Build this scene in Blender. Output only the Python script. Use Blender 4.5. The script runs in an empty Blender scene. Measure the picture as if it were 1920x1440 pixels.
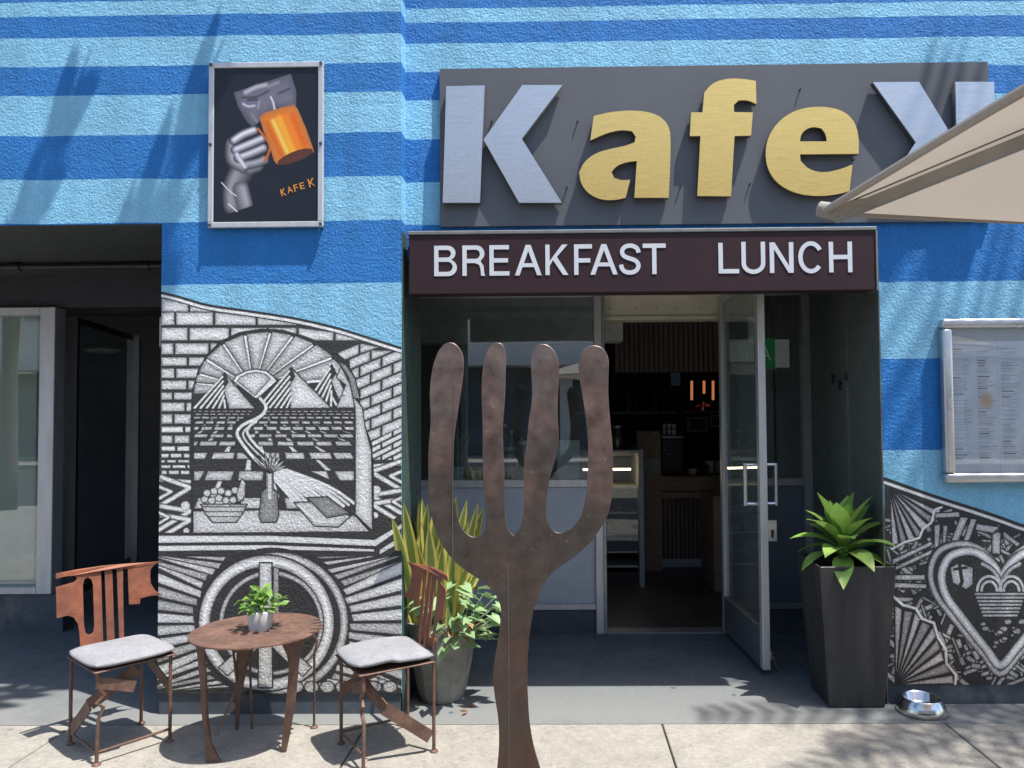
import bpy, bmesh, math, random
import numpy as np
from mathutils import Vector, Matrix, Euler
rnd = random.Random(7)
R = math.radians
scene = bpy.context.scene
C = scene.collection

# ------------------------------------------------------------------ camera
CAM = Vector((0, -4.0, 1.55))
CM = (Matrix.Rotation(R(.7), 3, 'Z') @ Matrix.Rotation(R(90 + 1.99), 3, 'X') @ Matrix.Rotation(R(-.43), 3, 'Z'))
FPX, SHX = 1442.0, -72.0
cam_d = bpy.data.cameras.new('camera')
cam = bpy.data.objects.new('camera', cam_d); C.objects.link(cam)
cam.matrix_world = Matrix.Translation(CAM) @ CM.to_4x4()
cam_d.sensor_width = 36.0
cam_d.lens = FPX / 1920 * 36.0
cam_d.shift_x = SHX / 1920
cam_d.clip_start = 0.05; cam_d.clip_end = 3000
scene.camera = cam

# ------------------------------------------------------------------ light
SUN = Vector((.33, -.18, 1.0)).normalized()
world = bpy.data.worlds.new('World'); scene.world = world; world.use_nodes = True
wn = world.node_tree; wn.nodes.clear()
sky = wn.nodes.new('ShaderNodeTexSky'); sky.sky_type = 'NISHITA'; sky.sun_disc = False
sky.sun_elevation = math.asin(SUN.z); sky.sun_rotation = math.atan2(SUN.x, SUN.y)
sky.air_density = 1.0; sky.dust_density = 1.5; sky.ozone_density = 1.0
bgn = wn.nodes.new('ShaderNodeBackground'); bgn.inputs[1].default_value = 0.145
wo = wn.nodes.new('ShaderNodeOutputWorld')
wn.links.new(sky.outputs[0], bgn.inputs[0]); wn.links.new(bgn.outputs[0], wo.inputs[0])
sl = bpy.data.lights.new('sun', 'SUN'); sl.energy = 4.1; sl.angle = R(.53); sl.color = (1, .955, .88)
so = bpy.data.objects.new('sun', sl); C.objects.link(so)
so.rotation_euler = SUN.to_track_quat('Z', 'Y').to_euler(); so.location = (3, -4, 12)
scene.view_settings.view_transform = 'Standard'; scene.view_settings.look = 'None'
scene.view_settings.exposure = 1.0; scene.view_settings.gamma = 1
scene.view_settings.use_curve_mapping = False
scene.cycles.use_denoising = True
scene.cycles.max_bounces = 10; scene.cycles.transparent_max_bounces = 16
scene.cycles.caustics_reflective = False; scene.cycles.caustics_refractive = False

# ------------------------------------------------------------------ measuring helpers (a photo point taken to a real plane)
def ray(px, py): return CM @ Vector(((px - 960 + SHX) / FPX, (720 - py) / FPX, -1))
def U(px, py, y):
    d = ray(px, py); t = (y - CAM.y) / d.y; p = CAM + d * t; return (p.x, p.z)
def U3(px, py, y):
    a, b = U(px, py, y); return Vector((a, y, b))
def G(px, py, z=0):
    d = ray(px, py); t = (z - CAM.z) / d.z; p = CAM + d * t; return Vector((p.x, p.y, z))

# ------------------------------------------------------------------ material helpers
class NT:
    def __init__(s, name):
        s.m = bpy.data.materials.new(name); s.m.use_nodes = True; s.t = s.m.node_tree; s.t.nodes.clear()
        s.out = s.n('ShaderNodeOutputMaterial'); s.b = s.n('ShaderNodeBsdfPrincipled'); s.l(s.b.outputs[0], s.out.inputs[0])
    def n(s, k, **kw):
        x = s.t.nodes.new(k)
        for a, b in kw.items(): setattr(x, a, b)
        return x
    def l(s, a, b): s.t.links.new(a, b)
    def noise(s, vec, scale, detail=4, rough=.55):
        x = s.n('ShaderNodeTexNoise'); x.inputs['Scale'].default_value = scale; x.inputs['Detail'].default_value = detail
        x.inputs['Roughness'].default_value = rough
        if vec is not None: s.l(vec, x.inputs['Vector'])
        return x.outputs[0]
    def mix(s, fac, a, b, mode='MIX'):
        x = s.n('ShaderNodeMix', data_type='RGBA', blend_type=mode)
        for sock, v in ((x.inputs[0], fac), (x.inputs[6], a), (x.inputs[7], b)):
            if isinstance(v, (int, float)): sock.default_value = v
            elif isinstance(v, (tuple, list)): sock.default_value = (*v[:3], 1)
            else: s.l(v, sock)
        return x.outputs[2]
    def ramp(s, fac, stops, interp='LINEAR'):
        x = s.n('ShaderNodeValToRGB'); r = x.color_ramp; r.interpolation = interp
        while len(r.elements) < len(stops): r.elements.new(.5)
        for e, (p, c) in zip(r.elements, stops):
            e.position = p; e.color = (*c, 1) if isinstance(c, tuple) else (c, c, c, 1)
        s.l(fac, x.inputs[0]); return x.outputs[0]
    def math(s, op, a, b=0.0):
        x = s.n('ShaderNodeMath', operation=op)
        for sock, v in ((x.inputs[0], a), (x.inputs[1], b)):
            if isinstance(v, (int, float)): sock.default_value = v
            else: s.l(v, sock)
        return x.outputs[0]
    def bump(s, h, strength=.3, dist=.01, prev=None):
        x = s.n('ShaderNodeBump'); x.inputs['Strength'].default_value = strength; x.inputs['Distance'].default_value = dist
        s.l(h, x.inputs['Height'])
        if prev is not None: s.l(prev, x.inputs['Normal'])
        return x.outputs[0]
    def pos(s): return s.n('ShaderNodeNewGeometry').outputs['Position']
    def obj(s): return s.n('ShaderNodeTexCoord').outputs['Object']
    def set(s, **kw):
        for k, v in kw.items():
            i = s.b.inputs[{'color': 'Base Color', 'rough': 'Roughness', 'metal': 'Metallic', 'normal': 'Normal', 'spec': 'Specular IOR Level',
                            'coat': 'Coat Weight', 'alpha': 'Alpha'}[k]]
            if isinstance(v, (int, float)): i.default_value = v
            elif isinstance(v, (tuple, list)): i.default_value = (*v, 1)
            else: s.l(v, i)
        return s

def surf(name, col, rough=.6, metal=0, var=.18, scale=9, bump=.12, bscale=60, bdist=.004, dirt=None, spec=.5, stretch=None):
    """painted / metal / stone surface: base colour with tone variation, fine relief and uneven gloss"""
    t = NT(name); v = t.obj()
    if stretch:
        mp = t.n('ShaderNodeMapping'); mp.inputs['Scale'].default_value = stretch; t.l(v, mp.inputs[0]); v = mp.outputs[0]
    n1 = t.noise(v, scale, 6)
    c = t.ramp(n1, [(.3, tuple(x * (1 - var) for x in col)), (.7, tuple(min(1, x * (1 + var)) for x in col))])
    if dirt: c = t.mix(t.ramp(t.noise(v, scale * .45, 8, .65), [(.52, 0.), (.68, .8)]), c, dirt)
    rr = t.ramp(t.noise(v, scale * 2.3, 4), [(.3, max(.02, rough - .1)), (.7, min(1, rough + .1))])
    t.set(color=c, rough=rr, metal=metal, spec=spec)
    if bump: t.set(normal=t.bump(t.noise(v, bscale, 4), bump, bdist))
    return t.m

def emit(name, col, s):
    t = NT(name); t.set(color=(.02, .02, .02)); t.b.inputs['Emission Color'].default_value = (*col, 1); t.b.inputs['Emission Strength'].default_value = s
    return t.m

def glass(name, tint=(.82, .87, .86), refl=1.0, base=.02, reflect_veil=.04):
    t = NT(name); t.t.nodes.remove(t.b)
    tr = t.n('ShaderNodeBsdfTransparent'); tr.inputs[0].default_value = (*tint, 1)
    gl = t.n('ShaderNodeBsdfGlossy'); gl.inputs['Roughness'].default_value = .004; gl.inputs[0].default_value = (.95, .97, 1, 1)
    bn = t.bump(t.noise(t.pos(), 1.3, 1), .06, .02); t.l(bn, gl.inputs['Normal'])
    fr = t.n('ShaderNodeFresnel'); 
    bf = t.n('ShaderNodeNewGeometry').outputs['Backfacing']; t.l(t.math('SUBTRACT', 1.52, t.math('MULTIPLY', bf, 1.52 - 1 / 1.52)), fr.inputs[0])
    f = t.math('ADD', t.math('MULTIPLY', fr.outputs[0], refl), base)
    mx = t.n('ShaderNodeMixShader'); t.l(f, mx.inputs[0]); t.l(tr.outputs[0], mx.inputs[1]); t.l(gl.outputs[0], mx.inputs[2])
    df = t.n('ShaderNodeBsdfDiffuse'); df.inputs[0].default_value = (.55, .62, .62, 1); m2 = t.n('ShaderNodeMixShader')  # pale diffuse layer mixed in to stand for missing reflections in the glass
    t.l(t.ramp(t.noise(t.pos(), 2.5, 6, .65), [(.3, reflect_veil * .5), (.7, reflect_veil * 1.5)]), m2.inputs[0])
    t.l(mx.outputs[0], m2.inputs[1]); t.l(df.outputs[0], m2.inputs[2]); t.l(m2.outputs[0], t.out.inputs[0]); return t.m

# ------------------------------------------------------------------ object helpers
def tag(o, label=None, cat=None, group=None, kind=None):
    if label: o['label'] = label
    if cat: o['category'] = cat
    if group: o['group'] = group
    if kind: o['kind'] = kind
    return o
def thing(name, loc, label, cat, group=None, rz=0, kind=None):
    o = bpy.data.objects.new(name, None); C.objects.link(o); o.empty_display_size = .1
    o.location = loc; o.rotation_euler = (0, 0, rz); return tag(o, label, cat, group, kind)
def origin(o):
    v = Vector((0, 0, 0))
    while o is not None: v = v + o.location; o = o.parent
    return v
def link(name, me, mat, parent=None, world_coords=True, loc=None):
    if mat is not None and len(me.materials) == 0: me.materials.append(mat)
    o = bpy.data.objects.new(name, me); C.objects.link(o)
    if parent is not None:
        o.parent = parent
        if world_coords: me.transform(Matrix.Translation(-origin(parent)))
    elif loc is not None:
        me.transform(Matrix.Translation(-Vector(loc))); o.location = loc
    return o

class MB:
    def __init__(s): s.bm = bmesh.new()
    def box(s, x0, x1, y0, y1, z0, z1):
        v = [s.bm.verts.new((x, y, z)) for x in (x0, x1) for y in (y0, y1) for z in (z0, z1)]
        for f in ((0, 1, 3, 2), (4, 6, 7, 5), (0, 4, 5, 1), (2, 3, 7, 6), (0, 2, 6, 4), (1, 5, 7, 3)):
            s.bm.faces.new([v[i] for i in f])
        return s
    def hull8(s, pts):          # 8 corners ordered like box
        v = [s.bm.verts.new(p) for p in pts]
        for f in ((0, 1, 3, 2), (4, 6, 7, 5), (0, 4, 5, 1), (2, 3, 7, 6), (0, 2, 6, 4), (1, 5, 7, 3)):
            s.bm.faces.new([v[i] for i in f])
        return s
    def wallbox(s, a, b, th, z0, z1):     # vertical slab between two ground points
        a = Vector((a[0], a[1], 0)); b = Vector((b[0], b[1], 0)); d = (b - a).normalized(); n = Vector((-d.y, d.x, 0)) * th
        P = []
        for p in (a, b):
            for q in (p, p + n):
                for z in (z0, z1): P.append((q.x, q.y, z))
        return s.hull8(P)
    def bar(s, a, b, w, h, up=(0, 0, 1)):     # rectangular bar a->b
        a = Vector(a); b = Vector(b); d = (b - a).normalized(); u = Vector(up)
        if abs(d.dot(u)) > .98: u = Vector((0, 1, 0))
        sx = d.cross(u).normalized() * w / 2; sy = sx.cross(d).normalized() * h / 2
        P = []
        for p in (a, b):
            for k in (-1, 1):
                for m in (-1, 1): P.append(p + sx * k + sy * m)
        return s.hull8(P)
    def tube(s, pts, r, seg=8, cap=True):
        pts = [Vector(p) for p in pts]; rs = r if isinstance(r, (list, tuple)) else [r] * len(pts)
        rings = []; prev = None
        for i, p in enumerate(pts):
            d = (pts[min(i + 1, len(pts) - 1)] - pts[max(i - 1, 0)]).normalized()
            if prev is None:
                u = Vector((0, 0, 1)) if abs(d.z) < .9 else Vector((1, 0, 0)); prev = d.cross(u).normalized()
            a = (prev - d * prev.dot(d)).normalized(); b = d.cross(a); prev = a
            rings.append([s.bm.verts.new(p + (a * math.cos(t) + b * math.sin(t)) * rs[i]) for t in [k * 2 * math.pi / seg for k in range(seg)]])
        for q, w in zip(rings, rings[1:]):
            for k in range(seg): s.bm.faces.new((q[k], q[(k + 1) % seg], w[(k + 1) % seg], w[k]))
        if cap: s.bm.faces.new(rings[0][::-1]); s.bm.faces.new(rings[-1])
        return s
    def lathe(s, c, prof, seg=28, cap0=True, cap1=True):
        c = Vector(c); rings = []
        for r, z in prof: rings.append([s.bm.verts.new(c + Vector((r * math.cos(t), r * math.sin(t), z))) for t in [k * 2 * math.pi / seg for k in range(seg)]])
        for q, w in zip(rings, rings[1:]):
            for k in range(seg): s.bm.faces.new((q[k], q[(k + 1) % seg], w[(k + 1) % seg], w[k]))
        if cap0: s.bm.faces.new(rings[0][::-1])
        if cap1: s.bm.faces.new(rings[-1])
        return s
    def face(s, pts):
        s.bm.faces.new([s.bm.verts.new(p) for p in pts]); return s
    def leaf(s, base, d, length, width, droop=.3, fold=.25, seg=5, prof=None, up=None, twist=0):
        """a bent blade: two strips of faces folded along the midrib"""
        d = Vector(d).normalized(); up = Vector(up) if up else Vector((0, 0, 1))
        side = d.cross(up)
        if side.length < .05: side = Vector((math.cos(twist), math.sin(twist), 0))
        side.normalize()
        if twist: side = Matrix.Rotation(twist, 3, d) @ side
        p = Vector(base); prev = None; dd = d.copy()
        prof = prof or (.35, .8, 1, .85, .5, 0)
        for i in range(seg + 1):
            f = i / seg; k = f * (len(prof) - 1); a = int(min(k, len(prof) - 2)); w = width / 2 * (prof[a] + (prof[a + 1] - prof[a]) * (k - a))
            nrm = side.cross(dd).normalized()
            L = s.bm.verts.new(p - side * w + nrm * w * fold); Mv = s.bm.verts.new(p); Rv = s.bm.verts.new(p + side * w + nrm * w * fold)
            if prev:
                s.bm.faces.new((prev[0], prev[1], Mv, L)); s.bm.faces.new((prev[1], prev[2], Rv, Mv))
            prev = (L, Mv, Rv)
            p = p + dd * (length / seg); dd = (dd + Vector((0, 0, -droop / seg))).normalized()
        return s
    def mesh(s, name, smooth=False, bevel=0, bseg=1, merge=False):
        if merge: bmesh.ops.remove_doubles(s.bm, verts=s.bm.verts, dist=1e-5)
        if bevel: bmesh.ops.bevel(s.bm, geom=list(s.bm.edges), offset=bevel, segments=bseg, affect='EDGES', profile=.5)
        bmesh.ops.recalc_face_normals(s.bm, faces=s.bm.faces)
        me = bpy.data.meshes.new(name); s.bm.to_mesh(me); s.bm.free()
        if smooth is True: me.polygons.foreach_set('use_smooth', [True] * len(me.polygons))
        elif smooth: me.shade_smooth() if False else smooth_angle(me, smooth)
        return me
    def put(s, name, mat, parent=None, smooth=False, bevel=0, bseg=1, loc=None, wc=True, merge=False):
        return link(name, s.mesh(name, smooth, bevel, bseg, merge), mat, parent, wc, loc)

def smooth_angle(me, deg=40):
    me.polygons.foreach_set('use_smooth', [True] * len(me.polygons))
    try: me.set_sharp_from_angle(angle=R(deg))
    except Exception: pass

def dense(pts, step):
    o = []
    n = len(pts)
    for i in range(n):
        a = Vector(pts[i]); b = Vector(pts[(i + 1) % n]); k = max(1, int((b - a).length / step))
        for j in range(k): o.append(a.lerp(b, j / k))
    return o
def smooth_loop(pts, it=2, sharp=50):
    """Chaikin-like rounding that keeps real corners"""
    for _ in range(it):
        o = []; n = len(pts)
        for i in range(n):
            p0, p, p1 = Vector(pts[i - 1]), Vector(pts[i]), Vector(pts[(i + 1) % n])
            a = (p - p0); b = (p1 - p)
            if a.length < 1e-9 or b.length < 1e-9: o.append(p); continue
            if math.degrees(a.angle(b)) > sharp: o.append(p)
            else: o += [p.lerp(p0, .25), p.lerp(p1, .25)]
        pts = o
    return pts
def plate(name, loops, th, bevel=0.0, y=0.0, step=None, sm=0, sharp=50):
    """solid plate in the XZ plane (front face at y, going back th); loops = outline and holes as (x, z)"""
    cu = bpy.data.curves.new(name, 'CURVE'); cu.dimensions = '2D'; cu.fill_mode = 'BOTH'
    cu.extrude = th / 2 - bevel; cu.bevel_depth = bevel; cu.bevel_resolution = 1; cu.offset = -bevel
    for lp in loops:
        lp = [Vector((p[0], p[1])) for p in lp]
        if sm: lp = smooth_loop(lp, sm, sharp)
        if step: lp = dense(lp, step)
        s = cu.splines.new('POLY'); s.points.add(len(lp) - 1); s.use_cyclic_u = True
        for q, p in zip(s.points, lp): q.co = (p[0], p[1], 0, 1)
    o = bpy.data.objects.new('tmp', cu); C.objects.link(o)
    dg = bpy.context.evaluated_depsgraph_get(); me = bpy.data.meshes.new_from_object(o.evaluated_get(dg))
    bpy.data.objects.remove(o); bpy.data.curves.remove(cu)
    me.name = name
    # curve local (x, y, z) -> (x, world y, z)
    me.transform(Matrix(((1, 0, 0, 0), (0, 0, -1, y + th / 2), (0, 1, 0, 0), (0, 0, 0, 1))))
    me.materials.clear()
    return me
def glyph(ch, box, y, th, name='letter'):
    """one upright letter fitted into box (x0, x1, z0, z1)"""
    cu = bpy.data.curves.new('t', 'FONT'); cu.body = ch; cu.extrude = th / 2; cu.resolution_u = 8
    o = bpy.data.objects.new('tmp', cu); C.objects.link(o)
    dg = bpy.context.evaluated_depsgraph_get(); me = bpy.data.meshes.new_from_object(o.evaluated_get(dg))
    bpy.data.objects.remove(o); bpy.data.curves.remove(cu); me.materials.clear(); me.name = name
    co = np.empty(len(me.vertices) * 3); me.vertices.foreach_get('co', co); co = co.reshape(-1, 3)
    mn, mx = co.min(0), co.max(0); x0, x1, z0, z1 = box
    n = np.empty_like(co); n[:, 0] = x0 + (co[:, 0] - mn[0]) / (mx[0] - mn[0]) * (x1 - x0)
    n[:, 2] = z0 + (co[:, 1] - mn[1]) / (mx[1] - mn[1]) * (z1 - z0); n[:, 1] = y + th / 2 - co[:, 2]
    me.vertices.foreach_set('co', n.ravel()); me.update(); return me
def sans(ch, W, H, t):
    """outline loops of a plain grotesque capital, W x H, stroke t"""
    def arc(cx, cy, rx, ry, a0, a1, n=12): return [(cx + rx * math.cos(R(a0 + (a1 - a0) * i / n)), cy + ry * math.sin(R(a0 + (a1 - a0) * i / n))) for i in range(n + 1)]
    def ribbon(c):
        c = [Vector(p) for p in c]; l, r = [], []
        for i, p in enumerate(c):
            d = (c[min(i + 1, len(c) - 1)] - c[max(i - 1, 0)]).normalized(); n = Vector((-d.y, d.x)) * t / 2; l.append(p + n); r.append(p - n)
        return [tuple(p) for p in l + r[::-1]]
    m = H / 2
    if ch == 'E': return [[(0, 0), (W, 0), (W, t), (t, t), (t, m - t / 2), (W * .93, m - t / 2), (W * .93, m + t / 2), (t, m + t / 2), (t, H - t), (W * .98, H - t), (W * .98, H), (0, H)]]
    if ch == 'F': return [[(0, 0), (t, 0), (t, m - t * .7), (W * .9, m - t * .7), (W * .9, m + t * .3), (t, m + t * .3), (t, H - t), (W, H - t), (W, H), (0, H)]]
    if ch == 'L': return [[(0, 0), (W, 0), (W, t), (t, t), (t, H), (0, H)]]
    if ch == 'T': return [[((W - t) / 2, 0), ((W + t) / 2, 0), ((W + t) / 2, H - t), (W, H - t), (W, H), (0, H), (0, H - t), ((W - t) / 2, H - t)]]
    if ch == 'H': return [[(0, 0), (t, 0), (t, m - t / 2), (W - t, m - t / 2), (W - t, 0), (W, 0), (W, H), (W - t, H), (W - t, m + t / 2), (t, m + t / 2), (t, H), (0, H)]]
    if ch == 'N': return [[(0, 0), (t, 0), (t, .78 * H), (W - 1.15 * t, 0), (W, 0), (W, H), (W - t, H), (W - t, .22 * H), (1.15 * t, H), (0, H)]]
    if ch == 'K': return [[(0, 0), (t, 0), (t, .30 * H), (.33 * W, .49 * H), (W - 1.25 * t, 0), (W, 0), (.50 * W, .60 * H), (W * .97, H), (W * .97 - 1.3 * t, H), (t, .46 * H), (t, H), (0, H)]]
    if ch == 'A':
        a = 1.15 * t; s = 1.08 * t; b = .27 * H; xo = lambda y: y / H * (W - a) / 2; xi = lambda y: xo(y) + s
        ya = (W / 2 - s) / ((W - a) / 2) * H
        return [[(0, 0), (s, 0), (xi(b), b), (W - xi(b), b), (W - s, 0), (W, 0), ((W + a) / 2, H), ((W - a) / 2, H)], [(xi(b + t * .9), b + t * .9), (W / 2, ya), (W - xi(b + t * .9), b + t * .9)]]
    if ch == 'U': return [[(0, H)] + arc(W / 2, W * .45, W / 2, W * .45, 180, 360) + [(W, H), (W - t, H)] + arc(W / 2, W * .45, W / 2 - t, W * .45 - t, 360, 180) + [(t, H)]]
    if ch == 'C': return [ribbon([(W * .5 + (W - t) / 2 * 1.0 * math.cos(R(a)), m + (H - t) / 2 * math.sin(R(a))) for a in range(32, 329, 12)])]
    if ch == 'S':
        c = [(.95, .73), (.88, .87), (.70, .96), (.48, .985), (.24, .94), (.10, .82), (.12, .67), (.28, .575), (.52, .515), (.76, .45), (.92, .33), (.91, .18), (.76, .06), (.50, .015), (.24, .05), (.08, .16), (.03, .30)]
        c = [np.array((t / 2 + x * (W - t), t / 2 + y * (H - t))) for x, y in c]; return [ribbon([tuple(p) for p in catmull(c, 3, False)])]
    if ch == 'B':
        o = [(0, 0)] + arc(.62 * W, .272 * H, .38 * W, .272 * H, -90, 62) + arc(.58 * W, .755 * H, .36 * W, .245 * H, -62, 90) + [(0, H)]
        return [o, [(t, t)] + arc(.60 * W, (t + .47 * H) / 2, .40 * W - t, (.47 * H - t) / 2, -90, 90, 10) + [(t, .47 * H)], [(t, .47 * H + t)] + arc(.57 * W, (.47 * H + H) / 2, .36 * W - t, (.53 * H - 2 * t) / 2, -90, 90, 10) + [(t, H - t)]]
    if ch == 'R':
        o = [(0, 0), (t, 0), (t, .42 * H), (.55 * W, .42 * H), (.74 * W, .36 * H), (.80 * W, .2 * H), (.82 * W, 0), (W, 0), (.95 * W, .10 * H), (.93 * W, .33 * H), (.80 * W, .47 * H)] + arc(.60 * W, .73 * H, .37 * W, .27 * H, -50, 90) + [(0, H)]
        return [o, [(t, .42 * H + t)] + arc(.58 * W, (.42 * H + H) / 2, .38 * W - t, (.58 * H - 2 * t) / 2, -90, 90, 10) + [(t, H - t)]]
def copy_tree(root, loc=None, rz=None, label=None):
    r = root.copy(); C.objects.link(r)
    if loc is not None: r.location = loc
    if rz is not None: r.rotation_euler = (0, 0, rz)
    if label: r['label'] = label
    for ch in list(root.children):
        c = ch.copy(); C.objects.link(c); c.parent = r
        for g in ch.children:
            d = g.copy(); C.objects.link(d); d.parent = c
    return r
# ------------------------------------------------------------------ painted murals: pixels computed here, stroke by stroke
class Canvas:
    def __init__(s, x0, x1, z0, z1, res, y, fill=(0, 0, 0), alpha=1.0):
        s.x0, s.z1, s.res, s.y = x0, z1, res, y; s.x1, s.z0 = x1, z0
        s.w = int(round((x1 - x0) / res)); s.h = int(round((z1 - z0) / res))
        s.a = np.zeros((s.h, s.w, 4), np.float32); s.a[..., :3] = fill; s.a[..., 3] = alpha
        s.rg = np.random.RandomState(3)
        s.tf = lambda x, y: (x, y)
    def P(s, pts):
        o = []
        for p in pts:
            X, Z = U(*s.tf(p[0], p[1]), s.y); o.append(((X - s.x0) / s.res, (s.z1 - Z) / s.res))
        return np.array(o)
    def px(s, d): return d   # strokes are given in canvas pixels
    def _box(s, q, m):
        a = max(0, int(q[:, 0].min() - m)); b = min(s.w, int(q[:, 0].max() + m) + 1)
        c = max(0, int(q[:, 1].min() - m)); d = min(s.h, int(q[:, 1].max() + m) + 1)
        if a >= b or c >= d: return None
        yy, xx = np.mgrid[c:d, a:b]; return (slice(c, d), slice(a, b)), xx + .5, yy + .5
    def _dist(s, q, xx, yy, closed):
        D = np.full(xx.shape, 1e9, np.float32); n = len(q)
        for i in range(n if closed else n - 1):
            ax, ay = q[i]; bx, by = q[(i + 1) % n]; dx, dy = bx - ax, by - ay; L = dx * dx + dy * dy + 1e-9
            t = np.clip(((xx - ax) * dx + (yy - ay) * dy) / L, 0, 1)
            D = np.minimum(D, np.hypot(xx - ax - t * dx, yy - ay - t * dy))
        return D
    def _inside(s, q, xx, yy):
        I = np.zeros(xx.shape, bool); n = len(q)
        for i in range(n):
            ax, ay = q[i]; bx, by = q[(i + 1) % n]
            if ay == by: continue
            I ^= ((ay > yy) != (by > yy)) & (xx < (bx - ax) * (yy - ay) / (by - ay) + ax)
        return I
    def blend(s, sl, al, col):
        col = np.array(col if hasattr(col, '__len__') else (col,) * 3, np.float32)
        v = s.a[sl]; v[..., :3] = v[..., :3] * (1 - al[..., None]) + col * al[..., None]; v[..., 3] = np.maximum(v[..., 3], al)
    def line(s, pts, w, col=.03, soft=.8, close=False, curve=0):
        q = s.P(pts)
        if curve: q = np.array(catmull(q, curve, close))
        r = s._box(q, w + 2)
        if r is None: return
        sl, xx, yy = r; D = s._dist(q, xx, yy, close)
        s.blend(sl, np.clip((w / 2 - D) / soft + .5, 0, 1), col)
    def poly(s, pts, col=.75, shade=0., fall=6., ol=2.2, dark=.03, grad=None, curve=0):
        """filled shape, its rim airbrushed towards dark over `fall` pixels and outlined"""
        q = s.P(pts)
        if curve: q = np.array(catmull(q, curve, True))
        r = s._box(q, ol + 2)
        if r is None: return
        sl, xx, yy = r; D = s._dist(q, xx, yy, True); I = s._inside(q, xx, yy)
        al = np.where(I, 1, 0) * np.clip(D + .5, 0, 1)
        c = np.array(col if hasattr(col, '__len__') else (col,) * 3, np.float32)
        k = shade * np.exp(-D / fall)
        if grad: # direction and amount of an extra spray gradient
            gx, gy, ga = grad; t = (xx - q[:, 0].min()) / max(1, np.ptp(q[:, 0])) * gx + (yy - q[:, 1].min()) / max(1, np.ptp(q[:, 1])) * gy
            k = np.clip(k + ga * np.clip(t, 0, 1), 0, .97)
        colr = c * (1 - k[..., None]) + dark * k[..., None]
        v = s.a[sl]; v[..., :3] = v[..., :3] * (1 - al[..., None]) + colr * al[..., None]; v[..., 3] = np.maximum(v[..., 3], al)
        if ol: s.blend(sl, np.clip((ol / 2 - D) / .9 + .5, 0, 1), dark)
    def band(s, pts, w, lo, hi, close=False, curve=4):
        s.line(pts, w + 5, .03, close=close, curve=curve)
        for k in range(7):
            f = k / 6; s.line(pts, w * (1 - .85 * f), lo + (hi - lo) * f, soft=2.5, close=close, curve=curve)
    def spray(s, amount=.3):
        """spray grain: mid tones break up into speckles"""
        v = s.a[..., 0]; n = s.rg.rand(s.h, s.w).astype(np.float32)
        n = (n + np.roll(n, 1, 0) + np.roll(n, 1, 1) + np.roll(np.roll(n, 1, 0), 1, 1)) / 4
        n = (n - .5) * 3.0
        mid = np.clip(1 - np.abs(v - .4) / .42, .12, 1)
        k = np.clip(1 + n * amount * mid * 2.2, .12, 1.9)
        s.a[..., :3] = np.clip(s.a[..., :3] * k[..., None], .012, .86)
    def image(s, name):
        im = bpy.data.images.new(name, s.w, s.h, alpha=True, float_buffer=True)
        im.colorspace_settings.name = 'Non-Color'
        im.pixels.foreach_set(np.ascontiguousarray(s.a[::-1]).ravel()); im.update(); im.pack()
        return im
def catmull(q, k, closed):
    q = [np.array(p, float) for p in q]; n = len(q); o = []
    for i in range(n if closed else n - 1):
        g = (lambda j: q[j % n]) if closed else (lambda j: q[min(max(j, 0), n - 1)])
        a, b, c, d = g(i - 1), g(i), g(i + 1), g(i + 2)
        for j in range(k):
            t = j / k; o.append(.5 * (2 * b + (c - a) * t + (2 * a - 5 * b + 4 * c - d) * t * t + (3 * b - a - 3 * c + d) * t ** 3))
    if not closed: o.append(q[-1])
    return o
def lerp(a, b, t): return (a[0] + (b[0] - a[0]) * t, a[1] + (b[1] - a[1]) * t)

# ---- arch-window and peace-sign mural on the pillar
MX0, MX1, MZ0, MZ1 = -2.10, -.80, .10, 2.22
mc = Canvas(MX0, MX1, MZ0, MZ1, .0022, 0.0, (.03, .03, .035), 0.0)
A1 = lambda x, y: (280 + x / 2.88, 520 + y / 2.88)
A2 = lambda x, y: (280 + x / 3.13, 980 + y / 3.13)
mc.tf = A1
W = .66; K = .042
TOPC = [(50, 82), (75, 84), (160, 105), (320, 150), (560, 185), (780, 220), (1000, 270), (1180, 325), (1400, 395)]
mc.poly(TOPC + [(1410, 2340), (40, 2340)], K, 0, ol=0)
# brick field, left column with rows getting thinner downwards
rows = [(190, 100), (262, 185), (345, 268), (420, 352), (482, 428), (548, 488), (610, 553), (665, 618), (728, 672), (795, 735), (842, 802), (900, 850), (942, 908), (978, 948), (1005, 982), (1035, 1010), (1068, 1040)]
def topy(x):
    for (a, b), (c, d) in zip(TOPC, TOPC[1:]):
        if a <= x <= c: return b + (d - b) * (x - a) / (c - a)
    return 395
cuts = [[60, 215, 340, 500, 640], [60, 140, 350, 580, 800, 960, 1120], [60, 212, 436, 640, 800, 1000, 1200], [60, 135, 325, 470], [60, 208, 330, 420], [60, 140, 280], [60, 205, 300],
        [60, 128, 240], [60, 195, 240], [60, 130, 230], [60, 188, 228], [60, 130, 222], [60, 145, 222], [60, 110, 180, 222], [60, 90, 150, 222], [60, 120, 200, 222], [60, 100, 165, 222]]
for (b, t), cs in zip(rows, cuts):
    for a, c in zip(cs, cs[1:]):
        q = [(a + 4, max(t + 3, topy(a) + 26)), (c - 4, max(t + 3, topy(c) + 26)), (c - 4, b - 3), (a + 4, b - 3)]
        if q[0][1] < b - 8 or q[1][1] < b - 8:
            q = [(x, min(y, b - 3)) for x, y in q]
            mc.poly(q, .86, .8, 7 if b - t > 40 else 3.2, 1.8)
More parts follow.
